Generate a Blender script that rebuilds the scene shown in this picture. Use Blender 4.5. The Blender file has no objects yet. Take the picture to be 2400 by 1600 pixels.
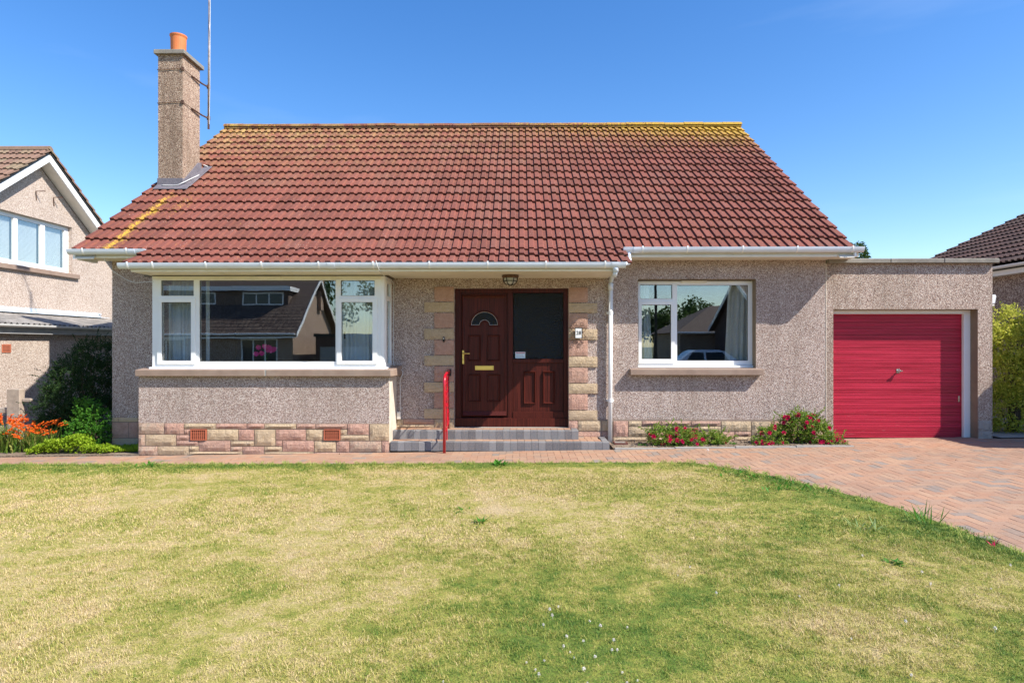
import bpy, bmesh, math, random
import numpy as np
from mathutils import Vector, Matrix, noise, Euler

random.seed(7)
scn = bpy.context.scene
COL = scn.collection

# ------------------------------------------------------------------ camera
F, HOR, EYE, YAW = 1500.0, 808.0, 1.62, 0.012      # focal length in photo pixels, horizon row, eye height, yaw
cam_data = bpy.data.cameras.new('camera')
cam = bpy.data.objects.new('camera', cam_data)
COL.objects.link(cam)
cam.location = (0, 0, EYE)
cam.rotation_euler = (math.radians(90), 0, YAW)
cam_data.sensor_width = 36
cam_data.lens = F / 2400 * 36
cam_data.shift_y = (HOR - 800) / 2400
cam_data.clip_start = 0.05
cam_data.clip_end = 2000
scn.camera = cam

# ------------------------------------------------------------------ world, sun, exposure
SUNDIR = Vector((2.0, -1.0, 2.23)).normalized()    # towards the sun
SUN_EL = math.asin(SUNDIR.z)
SUN_AZ = math.atan2(SUNDIR.x, SUNDIR.y)
world = bpy.data.worlds.new('World')
scn.world = world
world.use_nodes = True
wn = world.node_tree
wn.nodes.clear()
w_out = wn.nodes.new('ShaderNodeOutputWorld')
w_bg = wn.nodes.new('ShaderNodeBackground')
w_sky = wn.nodes.new('ShaderNodeTexSky')
w_sky.sky_type = 'NISHITA'
w_sky.sun_disc = False
w_sky.sun_elevation = SUN_EL
w_sky.sun_rotation = SUN_AZ
w_sky.altitude = 50
w_sky.air_density = 1.0
w_sky.dust_density = 0.5
w_sky.ozone_density = 1.5
w_hs = wn.nodes.new('ShaderNodeHueSaturation')
w_hs.inputs['Saturation'].default_value = 1.36; w_hs.inputs['Hue'].default_value = 0.508
w_bg.inputs['Strength'].default_value = 0.142
wn.links.new(w_sky.outputs[0], w_hs.inputs['Color'])
# thin wisps of high cloud
w_tc = wn.nodes.new('ShaderNodeTexCoord')
w_mp = wn.nodes.new('ShaderNodeMapping'); w_mp.inputs['Scale'].default_value = (1.6, 1.6, 9.0); w_mp.inputs['Rotation'].default_value = (0.12, 0.1, 0.3)
w_ns = wn.nodes.new('ShaderNodeTexNoise'); w_ns.inputs['Scale'].default_value = 1.7; w_ns.inputs['Detail'].default_value = 7
w_rp = wn.nodes.new('ShaderNodeMapRange'); w_rp.inputs['From Min'].default_value = 0.60; w_rp.inputs['From Max'].default_value = 0.9; w_rp.inputs['To Max'].default_value = 0.07
w_mx = wn.nodes.new('ShaderNodeMixRGB'); w_mx.inputs['Color2'].default_value = (6.2, 6.8, 7.6, 1)
wn.links.new(w_tc.outputs['Generated'], w_mp.inputs[0]); wn.links.new(w_mp.outputs[0], w_ns.inputs['Vector'])
wn.links.new(w_ns.outputs['Fac'], w_rp.inputs['Value']); wn.links.new(w_rp.outputs[0], w_mx.inputs['Fac'])
wn.links.new(w_hs.outputs[0], w_mx.inputs['Color1'])
wn.links.new(w_mx.outputs[0], w_bg.inputs['Color'])
wn.links.new(w_bg.outputs[0], w_out.inputs['Surface'])

sun_data = bpy.data.lights.new('sun', 'SUN')
sun_data.energy = 5.0
sun_data.angle = math.radians(0.55)
sun_data.color = (1.0, 0.945, 0.86)
sun = bpy.data.objects.new('sun', sun_data)
COL.objects.link(sun)
sun.location = (20, -10, 25)
sun.rotation_euler = SUNDIR.to_track_quat('Z', 'Y').to_euler()

scn.view_settings.view_transform = 'Standard'
scn.view_settings.look = 'None'
scn.view_settings.gamma = 1
scn.view_settings.use_curve_mapping = False
scn.view_settings.exposure = 0.72
scn.render.engine = 'CYCLES'
scn.cycles.use_denoising = True
scn.cycles.max_bounces = 8
scn.cycles.transparent_max_bounces = 12

# ------------------------------------------------------------------ picture point -> point of the place on a plane Y = const
_c, _s = math.cos(YAW), math.sin(YAW)
def P(px, py, Y):
    u = (px - 1200) / F
    t = Y / (_c + _s * u)
    return (t * (-_s + _c * u), EYE - (py - HOR) / F * t)
def PX(px, Y): return P(px, HOR, Y)[0]
def PZ(py, Y, px=1200): return P(px, py, Y)[1]
def gz(x): return 0.035 + 0.0145 * max(-14.0, min(12.0, x))

# ------------------------------------------------------------------ mesh builder
class MB:
    def __init__(s): s.v = []; s.f = []; s.m = []
    def add(s, vs, fs, m=0):
        b = len(s.v); s.v += [tuple(v) for v in vs]; s.f += [tuple(b + i for i in f) for f in fs]; s.m += [m] * len(fs); return s
    def box(s, x0, x1, y0, y1, z0, z1, M=None, m=0):
        vs = [Vector(p) for p in ((x0,y0,z0),(x1,y0,z0),(x1,y1,z0),(x0,y1,z0),(x0,y0,z1),(x1,y0,z1),(x1,y1,z1),(x0,y1,z1))]
        if M is not None: vs = [M @ v for v in vs]
        return s.add(vs, [(0,3,2,1),(4,5,6,7),(0,1,5,4),(1,2,6,5),(2,3,7,6),(3,0,4,7)], m)
    def prism(s, poly, axis, a, b, m=0):
        # poly: 2D points; axis 'x': (y,z), 'y': (x,z), 'z': (x,y)
        def to(p, t): return {'x': (t, p[0], p[1]), 'y': (p[0], t, p[1]), 'z': (p[0], p[1], t)}[axis]
        n = len(poly)
        vs = [to(p, a) for p in poly] + [to(p, b) for p in poly]
        fs = [tuple(range(n)), tuple(range(2 * n - 1, n - 1, -1))] + [(i, n + i, n + (i + 1) % n, (i + 1) % n) for i in range(n)]
        return s.add(vs, fs, m)
    def tube(s, pts, r, seg=8, cap=True, m=0):
        pts = [Vector(p) for p in pts]; n = len(pts)
        rr = r if isinstance(r, (list, tuple)) else [r] * n
        rings = []; up = None
        for i, p in enumerate(pts):
            d = (pts[min(i + 1, n - 1)] - pts[max(i - 1, 0)])
            if d.length < 1e-9: d = Vector((0, 0, 1))
            d.normalize()
            if up is None:
                up = Vector((0, 0, 1)) if abs(d.z) < 0.9 else Vector((1, 0, 0))
            a = d.cross(up)
            if a.length < 1e-6: a = d.orthogonal()
            a.normalize(); b = d.cross(a).normalized(); up = b.cross(d) if False else up
            rings.append([p + (a * math.cos(2 * math.pi * k / seg) + b * math.sin(2 * math.pi * k / seg)) * rr[i] for k in range(seg)])
        vs = [v for rg in rings for v in rg]; fs = []
        for i in range(n - 1):
            for k in range(seg):
                k2 = (k + 1) % seg
                fs.append((i * seg + k, i * seg + k2, (i + 1) * seg + k2, (i + 1) * seg + k))
        if cap: fs += [tuple(range(seg - 1, -1, -1)), tuple((n - 1) * seg + k for k in range(seg))]
        return s.add(vs, fs, m)
    def lathe(s, prof, c, seg=16, axis='z', m=0):
        vs = []; n = len(prof)
        for r, h in prof:
            for k in range(seg):
                a = 2 * math.pi * k / seg
                x, y = r * math.cos(a), r * math.sin(a)
                p = {'z': (x, y, h), 'y': (x, h, y), 'x': (h, x, y)}[axis]
                vs.append((c[0] + p[0], c[1] + p[1], c[2] + p[2]))
        fs = [(i * seg + k, i * seg + (k + 1) % seg, (i + 1) * seg + (k + 1) % seg, (i + 1) * seg + k) for i in range(n - 1) for k in range(seg)]
        return s.add(vs, fs, m)
    def frame(s, x0, x1, z0, z1, w, y0, y1, m=0, wt=None, wb=None):
        wt = w if wt is None else wt; wb = w if wb is None else wb
        s.box(x0, x0 + w, y0, y1, z0, z1, m=m); s.box(x1 - w, x1, y0, y1, z0, z1, m=m)
        s.box(x0 + w, x1 - w, y0, y1, z1 - wt, z1, m=m); s.box(x0 + w, x1 - w, y0, y1, z0, z0 + wb, m=m); return s
    def mesh(s, name, mat, smooth=False):
        me = bpy.data.meshes.new(name)
        me.from_pydata(s.v, [], s.f)
        for mm in (mat if isinstance(mat, (list, tuple)) else [mat]): me.materials.append(mm)
        if any(s.m): me.polygons.foreach_set('material_index', s.m)
        if smooth: me.polygons.foreach_set('use_smooth', [True] * len(me.polygons))
        me.update(); return me
    def build(s, name, mat, parent=None, smooth=False, bevel=0, recalc=True, seg=1):
        me = s.mesh(name, mat, smooth)
        if recalc:
            bm = bmesh.new(); bm.from_mesh(me); bmesh.ops.recalc_face_normals(bm, faces=bm.faces); bm.to_mesh(me); bm.free()
        o = put(name, me, parent)
        if bevel:
            b = o.modifiers.new('bevel', 'BEVEL'); b.width = bevel; b.segments = seg; b.limit_method = 'ANGLE'; b.angle_limit = math.radians(40); b.use_clamp_overlap = True
        return o

def put(name, me, parent=None, loc=None, rot=None):
    o = bpy.data.objects.new(name, me); COL.objects.link(o)
    if parent is not None:
        o.parent = parent
        if parent.parent is None: o.matrix_parent_inverse = Matrix.Translation(-Vector(parent.location))
    if loc is not None: o.location = loc
    if rot is not None: o.rotation_euler = rot
    return o
def tag(o, label=None, cat=None, group=None, kind=None):
    if label: o['label'] = label
    if cat: o['category'] = cat
    if group: o['group'] = group
    if kind: o['kind'] = kind
    return o
def thing(name, loc, label, cat, group=None):
    o = bpy.data.objects.new(name, None); COL.objects.link(o); o.location = loc; o.empty_display_size = 0.2
    return tag(o, label, cat, group)
def joined(name, src, mats4, mat, parent):
    """many placed copies of small meshes as one mesh; src: list of (mesh, matrix)"""
    V = []; Fc = []; b = 0
    cache = {}
    for me, M in mats4:
        if me.name not in cache:
            cache[me.name] = (np.array([v.co[:] for v in me.vertices]), [tuple(p.vertices) for p in me.polygons])
        vs, fs = cache[me.name]
        A = np.array(M)
        V.append(vs @ A[:3, :3].T + A[:3, 3])
        Fc += [tuple(b + i for i in f) for f in fs]; b += len(vs)
    me = bpy.data.meshes.new(name)
    me.from_pydata(np.concatenate(V).tolist(), [], Fc); me.materials.append(mat); me.update()
    o = put(name, me, parent); o['kind'] = 'stuff'
    return o
def wall_grid(mb, xs, zs, y0, y1, openings, m=0):
    """a wall along X from y0 (front) to y1 (back) with rectangular openings (x0,x1,z0,z1); faces only where there is air"""
    X = sorted(set(xs + [v for o in openings for v in o[:2]])); Z = sorted(set(zs + [v for o in openings for v in o[2:]]))
    X = [v for v in X if xs[0] <= v <= xs[-1]]; Z = [v for v in Z if zs[0] <= v <= zs[-1]]
    def solid(i, j):
        if i < 0 or j < 0 or i >= len(X) - 1 or j >= len(Z) - 1: return False
        cx, cz = (X[i] + X[i + 1]) / 2, (Z[j] + Z[j + 1]) / 2
        return not any(o[0] < cx < o[1] and o[2] < cz < o[3] for o in openings)
    for i in range(len(X) - 1):
        for j in range(len(Z) - 1):
            if not solid(i, j): continue
            a, b, c, d = X[i], X[i + 1], Z[j], Z[j + 1]
            mb.add([(a,y0,c),(b,y0,c),(b,y0,d),(a,y0,d)], [(0,1,2,3)], m)
            mb.add([(a,y1,c),(b,y1,c),(b,y1,d),(a,y1,d)], [(3,2,1,0)], m)
            if not solid(i-1, j): mb.add([(a,y0,c),(a,y1,c),(a,y1,d),(a,y0,d)], [(3,2,1,0)], m)
            if not solid(i+1, j): mb.add([(b,y0,c),(b,y1,c),(b,y1,d),(b,y0,d)], [(0,1,2,3)], m)
            if not solid(i, j-1): mb.add([(a,y0,c),(b,y0,c),(b,y1,c),(a,y1,c)], [(3,2,1,0)], m)
            if not solid(i, j+1): mb.add([(a,y0,d),(b,y0,d),(b,y1,d),(a,y1,d)], [(0,1,2,3)], m)

# ------------------------------------------------------------------ materials
class NT:
    def __init__(s, name):
        s.mat = bpy.data.materials.new(name); s.mat.use_nodes = True; s.t = s.mat.node_tree; s.t.nodes.clear()
        s.out = s.n('ShaderNodeOutputMaterial')
    def n(s, typ, **kw):
        nd = s.t.nodes.new(typ)
        for k, v in kw.items():
            if k in nd.inputs.keys() if isinstance(k, str) and not hasattr(nd, k) else False: pass
            setattr(nd, k, v)
        return nd
    def l(s, a, b): s.t.links.new(a, b)
    def val(s, sock, v):
        if isinstance(v, bpy.types.NodeSocket): s.l(v, sock)
        elif isinstance(v, (tuple, list)) and len(v) == 3 and sock.type == 'RGBA': sock.default_value = (*v, 1)
        else: sock.default_value = v
    def pos(s): return s.n('ShaderNodeNewGeometry').outputs['Position']
    def obj(s): return s.n('ShaderNodeTexCoord').outputs['Object']
    def island(s): return s.n('ShaderNodeNewGeometry').outputs['Random Per Island']
    def rnd(s):      # one random number per object and per loose piece
        a = s.n('ShaderNodeObjectInfo').outputs['Random']
        return s.math('FRACT', s.math('ADD', a, s.island()))
    def math(s, op, a, b=0.0, c=None, clamp=False):
        nd = s.n('ShaderNodeMath', operation=op, use_clamp=clamp); s.val(nd.inputs[0], a); s.val(nd.inputs[1], b)
        if c is not None: s.val(nd.inputs[2], c)
        return nd.outputs[0]
    def vmath(s, op, a, b):
        nd = s.n('ShaderNodeVectorMath', operation=op); s.val(nd.inputs[0], a); s.val(nd.inputs[1], b); return nd.outputs[0]
    def xyz(s, v):
        nd = s.n('ShaderNodeSeparateXYZ'); s.l(v, nd.inputs[0]); return nd.outputs
    def noise(s, v, scale, detail=3, rough=0.55, dist=0.0):
        nd = s.n('ShaderNodeTexNoise'); s.l(v, nd.inputs['Vector']); nd.inputs['Scale'].default_value = scale
        nd.inputs['Detail'].default_value = detail; nd.inputs['Roughness'].default_value = rough; nd.inputs['Distortion'].default_value = dist
        return nd.outputs['Fac']
    def vor(s, v, scale, feature='F1', out='Distance', rand=1.0):
        nd = s.n('ShaderNodeTexVoronoi', feature=feature); s.l(v, nd.inputs['Vector']); nd.inputs['Scale'].default_value = scale
        nd.inputs['Randomness'].default_value = rand
        return nd.outputs[out]
    def maprange(s, v, a, b, c=0.0, d=1.0, smooth=False):
        nd = s.n('ShaderNodeMapRange', interpolation_type='SMOOTHSTEP' if smooth else 'LINEAR')
        s.val(nd.inputs['Value'], v)
        for k, x in (('From Min', a), ('From Max', b), ('To Min', c), ('To Max', d)): nd.inputs[k].default_value = x
        return nd.outputs[0]
    def ramp(s, v, stops, const=False):
        nd = s.n('ShaderNodeValToRGB'); cr = nd.color_ramp
        if const: cr.interpolation = 'CONSTANT'
        while len(cr.elements) < len(stops): cr.elements.new(0.5)
        for e, (p, c) in zip(cr.elements, stops): e.position = p; e.color = (*c, 1)
        s.l(v, nd.inputs[0]); return nd.outputs[0]
    def mix(s, f, a, b, mode='MIX'):
        nd = s.n('ShaderNodeMixRGB', blend_type=mode); s.val(nd.inputs[0], f); s.val(nd.inputs[1], a); s.val(nd.inputs[2], b); return nd.outputs[0]
    def bump(s, h, dist, strength=1.0, normal=None):
        nd = s.n('ShaderNodeBump'); s.l(h, nd.inputs['Height']); nd.inputs['Distance'].default_value = dist; nd.inputs['Strength'].default_value = strength
        if normal: s.l(normal, nd.inputs['Normal'])
        return nd.outputs[0]
    def stretch(s, v, sc):
        nd = s.n('ShaderNodeMapping'); s.l(v, nd.inputs[0]); nd.inputs['Scale'].default_value = sc; return nd.outputs[0]
    def bsdf(s, color, rough=0.6, normal=None, metal=0.0, spec=0.5, coat=0.0):
        b = s.n('ShaderNodeBsdfPrincipled'); s.val(b.inputs['Base Color'], color); s.val(b.inputs['Roughness'], rough)
        b.inputs['Metallic'].default_value = metal; b.inputs['Specular IOR Level'].default_value = spec; b.inputs['Coat Weight'].default_value = coat
        if normal is not None: s.l(normal, b.inputs['Normal'])
        return b.outputs[0]
    def done(s, sh): s.l(sh, s.out.inputs['Surface']); return s.mat

def simple(name, col, rough=0.5, metal=0.0, var=0.12, nscale=6.0, bump=0.0, bscale=80.0, coat=0.0, spec=0.5, dirt=None):
    t = NT(name); p = t.pos()
    n = t.noise(p, nscale, 4)
    c = t.mix(t.maprange(n, 0.3, 0.7, 0, 1), tuple(x * (1 - var) for x in col), tuple(min(1, x * (1 + var)) for x in col))
    if dirt:
        c = t.mix(t.maprange(t.noise(p, 2.3, 6, 0.65), 0.48, 0.72, 0, dirt[1]), c, dirt[0])
    nm = t.bump(t.noise(p, bscale, 3), bump) if bump else None
    return t.done(t.bsdf(c, rough, nm, metal, spec, coat))

def harl(name, stops, scale=75.0, tint=(1, 1, 1), stain=0.35):
    t = NT(name); p = t.pos()
    v = t.n('ShaderNodeTexVoronoi'); t.l(p, v.inputs['Vector']); v.inputs['Scale'].default_value = scale
    r = t.xyz(v.outputs['Color'])[0]
    c = t.ramp(r, stops)
    c = t.mix(t.maprange(v.outputs['Distance'], 0.35, 0.75, 0, 0.55), c, (0.12, 0.095, 0.085))
    big = t.noise(t.stretch(p, (1.0, 1.0, 0.35)), 1.3, 5, 0.6)
    c = t.mix(t.maprange(big, 0.45, 0.75, 0, stain), c, (0.20, 0.16, 0.125))
    zz = t.xyz(p)[2]
    stk = t.noise(t.stretch(p, (5.0, 5.0, 0.25)), 1.6, 4, 0.6)
    c = t.mix(t.maprange(stk, 0.52, 0.75, 0, stain * .8), c, (0.17, 0.135, 0.11))
    c = t.mix(1.0, c, tint, 'MULTIPLY')
    h = t.math('MULTIPLY', v.outputs['Distance'], -1.0)
    h2 = t.math('ADD', h, t.math('MULTIPLY', t.noise(p, 22, 3), 0.6))
    return t.done(t.bsdf(c, 0.88, t.bump(h2, 0.008, 0.85), 0, 0.25))

HARL = [(0.0, (0.15, 0.10, 0.09)), (0.22, (0.36, 0.26, 0.23)), (0.5, (0.56, 0.445, 0.40)), (0.78, (0.72, 0.63, 0.575)), (1.0, (0.90, 0.86, 0.82))]
M_harl = harl('harling_pink_grey', HARL, 115, (0.99, 0.945, 0.905), 0.34)
M_harl_garage = harl('harling_garage', HARL, 105, (0.98, 0.91, 0.82), 0.5)
M_harl_chim = harl('harling_chimney', HARL, 80, (0.80, 0.69, 0.56), 0.6)
M_harl_nb = harl('harling_peach', [(0.0, (0.34, 0.24, 0.19)), (0.3, (0.54, 0.42, 0.34)), (0.7, (0.68, 0.56, 0.47)), (1.0, (0.82, 0.74, 0.66))], 85, (1, 1, 1), 0.15)
M_render = simple('smooth_cream_render', (0.62, 0.55, 0.45), 0.85, bump=0.003, bscale=120, dirt=((0.3, 0.26, 0.2), 0.5))

def rock(name, a, b, bump=0.012):
    t = NT(name); p = t.pos(); r = t.rnd()
    c = t.mix(t.maprange(t.noise(p, 14, 5, 0.6), 0.3, 0.7), a, b)
    c = t.mix(t.maprange(r, 0, 1, 0, 0.35), c, (0.33, 0.25, 0.19))
    c = t.mix(t.maprange(t.noise(p, 60, 4, 0.7), 0.5, 0.75, 0, 0.5), c, tuple(x * 0.45 for x in a))
    h = t.math('ADD', t.noise(p, 30, 7, 0.75), t.math('MULTIPLY', t.noise(t.stretch(p, (1, 1, 1.6)), 55, 3), 0.35))
    return t.done(t.bsdf(c, 0.9, t.bump(h, bump * 2.2, 1.0), 0, 0.2))
M_stone = {'P': rock('pink_stone', (0.47, 0.265, 0.20), (0.58, 0.365, 0.28)), 'B': rock('buff_stone', (0.52, 0.385, 0.24), (0.62, 0.48, 0.32)),
           'M': rock('mixed_stone', (0.54, 0.33, 0.24), (0.50, 0.40, 0.30)), 'G': rock('grey_stone', (0.36, 0.31, 0.27), (0.44, 0.39, 0.34))}
M_mortar = simple('mortar', (0.25, 0.19, 0.15), 0.95, bump=0.003)
M_white = simple('white_plastic', (0.80, 0.80, 0.79), 0.28, var=0.02, spec=0.5)
M_gutter = simple('gutter_plastic', (0.66, 0.71, 0.78), 0.32, var=0.05, nscale=3, dirt=((0.5, 0.5, 0.47), 0.25))
M_fascia = simple('cream_paint', (0.76, 0.72, 0.63), 0.5, var=0.05, dirt=((0.45, 0.40, 0.3), 0.25))
M_sill = simple('concrete_sill', (0.27, 0.19, 0.145), 0.85, bump=0.002, bscale=200, dirt=((0.36, 0.30, 0.24), 0.4))
M_cope = simple('coping_concrete', (0.22, 0.20, 0.17), 0.9, var=0.2, bump=0.004, dirt=((0.34, 0.31, 0.24), 0.6))
M_lead = simple('lead', (0.15, 0.135, 0.15), 0.55, var=0.18, nscale=9, bump=0.004, bscale=25, dirt=((0.32, 0.28, 0.28), 0.5))
M_terra = simple('terracotta', (0.58, 0.17, 0.05), 0.7, var=0.12, dirt=((0.35, 0.16, 0.08), 0.3))
M_airbrick = simple('air_brick', (0.42, 0.12, 0.06), 0.75, var=0.1)
M_black = simple('black_void', (0.008, 0.008, 0.008), 0.9)
M_rust = simple('rusty_steel', (0.13, 0.07, 0.045), 0.7, 0.4, var=0.4, nscale=30)
M_mast = simple('old_alloy', (0.42, 0.36, 0.35), 0.4, 0.6, var=0.3, nscale=12)
M_brass = simple('brass', (0.72, 0.52, 0.16), 0.28, 0.9, var=0.05)
M_chrome = simple('chrome', (0.62, 0.62, 0.60), 0.2, 0.95, var=0.05)
M_redgloss = simple('red_gloss_paint', (0.46, 0.006, 0.02), 0.3, var=0.1, coat=0.5)
M_wire = simple('white_cable', (0.62, 0.62, 0.6), 0.5)
M_iron = simple('black_iron', (0.02, 0.018, 0.016), 0.5, 0.3)
M_reveal = simple('tan_render', (0.24, 0.18, 0.12), 0.85, bump=0.002)
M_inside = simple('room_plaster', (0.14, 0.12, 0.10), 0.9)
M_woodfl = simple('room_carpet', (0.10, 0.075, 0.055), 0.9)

def roof_tile(name, mode):
    t = NT(name); p = t.pos(); r = t.rnd()
    ob = t.vmath('ADD', p, (0, 0, 0))
    x, y, z = t.xyz(p)
    if mode == 'red':
        c = t.ramp(r, [(0.0, (0.155, 0.053, 0.038)), (0.35, (0.19, 0.062, 0.044)), (0.7, (0.225, 0.073, 0.052)), (1.0, (0.19, 0.076, 0.055))])
        dk = (0.085, 0.040, 0.030)
    elif mode == 'left':
        c = t.ramp(r, [(0.0, (0.17, 0.10, 0.075)), (0.6, (0.25, 0.15, 0.11)), (1.0, (0.22, 0.17, 0.11))]); dk = (0.08, 0.07, 0.045)
    elif mode == 'right':
        c = t.ramp(r, [(0.0, (0.06, 0.035, 0.03)), (0.6, (0.11, 0.058, 0.048)), (1.0, (0.09, 0.06, 0.05))]); dk = (0.05, 0.035, 0.03)
    else:
        c = t.ramp(r, [(0.0, (0.09, 0.06, 0.05)), (0.6, (0.14, 0.10, 0.08)), (1.0, (0.18, 0.13, 0.10))]); dk = (0.05, 0.035, 0.03)
    g = t.noise(p, 9, 6, 0.7)
    c = t.mix(t.maprange(g, 0.46, 0.78, 0, 0.5), c, dk)
    c = t.mix(t.maprange(t.noise(p, 120, 3, 0.7), 0.5, 0.8, 0, 0.45), c, tuple(min(1, v * 2.6) for v in dk))
    sp = t.vor(p, 26, 'F1')
    m = t.math('MULTIPLY', t.maprange(sp, 0.10, 0.20, 1, 0), t.maprange(t.noise(p, 3.5, 3), 0.45, 0.62))
    c = t.mix(t.math('MULTIPLY', m, 0.75), c, (0.46, 0.40, 0.36))
    if mode == 'red':
        # pale olive lichen over the upper left, yellow lichen on the ridge (most at its right end) and a streak under the chimney
        fine = t.maprange(t.noise(p, 30, 5, 0.7), 0.28, 0.72)
        up = t.math('MULTIPLY', t.maprange(z, 4.2, 6.8), t.maprange(x, 2.0, -6.5))
        fl = t.maprange(t.noise(p, 5.0, 4, 0.65), 0.40, 0.66)
        c = t.mix(t.math('MULTIPLY', t.math('MULTIPLY', t.math('ADD', up, t.maprange(z, 5.2, 7.2, 0, 0.45)), fl), 0.7, clamp=True), c, (0.36, 0.25, 0.10))
        rg = t.maprange(z, 6.2, 6.75, 0.0, 0.11)
        rr = t.math('MULTIPLY', t.maprange(x, -1.0, 5.0), t.maprange(z, 5.4, 6.7, 0.0, 0.50))
        ll = t.math('MULTIPLY', t.maprange(x, -4.5, -6.8), t.maprange(z, 5.4, 6.7, 0.0, 0.16))
        k = t.math('ADD', t.math('ADD', rg, rr), ll)
        sx = t.math('ABSOLUTE', t.math('ADD', x, 6.33))
        st = t.math('MULTIPLY', t.maprange(t.math('ADD', sx, t.math('MULTIPLY', t.noise(p, 5, 3, 0.7), 0.26)), 0.09, 0.27, 0.55, 0), t.maprange(y, 11.75, 11.4))
        st2 = t.math('MULTIPLY', t.maprange(t.math('ABSOLUTE', t.math('ADD', x, 5.95)), 0.03, 0.30, 0.24, 0), t.maprange(y, 12.0, 11.0))
        k = t.math('ADD', k, t.math('MAXIMUM', st, t.math('MULTIPLY', st2, t.maprange(y, 10.6, 11.2))))
        kk = t.math('ADD', k, t.math('MULTIPLY', fine, 0.75))
        ym = t.math('MULTIPLY', t.maprange(kk, 0.58, 0.80), t.maprange(t.noise(p, 85, 3, 0.75), 0.36, 0.52))
        c = t.mix(t.math('MULTIPLY', ym, 0.92), c, t.mix(t.noise(p, 50, 2), (0.50, 0.30, 0.02), (0.62, 0.44, 0.05)))
    return t.done(t.bsdf(c, 0.85, t.bump(t.math('ADD', t.noise(p, 90, 4, 0.7), t.noise(p, 14, 3)), 0.004, 0.8), 0, 0.25))
M_tile = roof_tile('red_concrete_tile', 'red')
M_tile_l = roof_tile('brown_grey_tile', 'left')
M_tile_r = roof_tile('dark_brown_tile', 'right')
M_tile_o = roof_tile('dark_tile', 'opp')

def paver_mat(name, stops, grime=0.4):
    t = NT(name); p = t.pos(); r = t.rnd()
    c = t.ramp(r, stops)
    c = t.mix(t.maprange(t.noise(p, 1.1, 5, 0.6), 0.40, 0.70, 0, grime * 1.3), c, (0.20, 0.145, 0.11))
    c = t.mix(t.maprange(t.noise(p, 45, 4, 0.7), 0.45, 0.78, 0, 0.35), c, (0.46, 0.34, 0.26))
    c = t.mix(t.maprange(t.noise(p, 150, 2, 0.7), 0.55, 0.8, 0, 0.5), c, (0.16, 0.11, 0.09))
    return t.done(t.bsdf(c, 0.88, t.bump(t.noise(p, 130, 3), 0.002), 0, 0.25))
PAV = [(0.0, (0.41, 0.235, 0.145)), (0.25, (0.36, 0.195, 0.12)), (0.5, (0.42, 0.26, 0.165)), (0.70, (0.37, 0.215, 0.14)), (0.90, (0.34, 0.225, 0.155)), (0.96, (0.25, 0.20, 0.165)), (1.0, (0.26, 0.225, 0.19))]
M_paver = paver_mat('block_paving', PAV)
M_step = paver_mat('charcoal_blocks', [(0.0, (0.115, 0.12, 0.13)), (0.5, (0.17, 0.175, 0.185)), (1.0, (0.24, 0.245, 0.25))], 0.1)
M_sand = simple('joint_sand', (0.13, 0.09, 0.065), 0.95, bump=0.003)

# wood-grained mahogany door
t = NT('mahogany_woodgrain'); p = t.pos()
g1 = t.noise(t.stretch(p, (90, 90, 1.2)), 1.6, 5, 0.65)
c = t.mix(t.maprange(g1, 0.35, 0.65), (0.024, 0.005, 0.004), (0.105, 0.019, 0.012))
M_wood = t.done(t.bsdf(c, 0.42, t.bump(g1, 0.0008), 0, 0.18))
# garage door paint: streaky, slightly faded
t = NT('garage_red_paint'); p = t.pos(); x, y, z = t.xyz(p)
band = t.noise(t.stretch(p, (0.5, 1, 15)), 1.5, 5, 0.75)
c = t.mix(t.maprange(band, 0.35, 0.68), (0.28, 0.005, 0.020), (0.53, 0.018, 0.056))
c = t.mix(t.maprange(t.noise(t.stretch(p, (0.35, 1, 60)), 2.2, 3, 0.7), 0.56, 0.72, 0, 0.35), c, (0.55, 0.06, 0.085))
scr = t.math('MULTIPLY', t.maprange(t.noise(t.stretch(p, (3, 1, 90)), 2.0, 4, 0.7), 0.64, 0.70), t.maprange(z, 0.75, 0.2))
c = t.mix(t.math('MULTIPLY', scr, 0.7), c, (0.62, 0.30, 0.30))
M_gdoor = t.done(t.bsdf(c, t.maprange(band, 0.3, 0.7, 0.42, 0.55), None, 0, 0.4))

def glass(name, tint, refl, rough=0.0, bump=None):
    t = NT(name); p = t.pos()
    tr = t.n('ShaderNodeBsdfTransparent'); tr.inputs[0].default_value = (*tint, 1)
    gl = t.n('ShaderNodeBsdfGlossy'); gl.inputs['Color'].default_value = (0.93, 0.97, 1, 1); gl.inputs['Roughness'].default_value = rough
    nm = t.bump(t.noise(p, bump[0], 2), bump[1], 1.0) if bump else None
    if nm is not None: t.l(nm, gl.inputs['Normal'])
    fr = t.n('ShaderNodeFresnel'); t.l(t.maprange(t.n('ShaderNodeNewGeometry').outputs['Backfacing'], 0, 1, 1.5, 1 / 1.5), fr.inputs['IOR'])
    f = t.math('ADD', fr.outputs[0], refl, clamp=True)
    mx = t.n('ShaderNodeMixShader'); t.l(f, mx.inputs[0]); t.l(tr.outputs[0], mx.inputs[1]); t.l(gl.outputs[0], mx.inputs[2])
    return t.done(mx.outputs[0])
M_glass = glass('window_glass', (0.90, 0.93, 0.93), 0.13, 0.0, (1.1, 0.0006))
M_glass_obs = glass('rippled_glass', (0.12, 0.17, 0.22), -0.015, 0.02, (42, 0.017))

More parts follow.
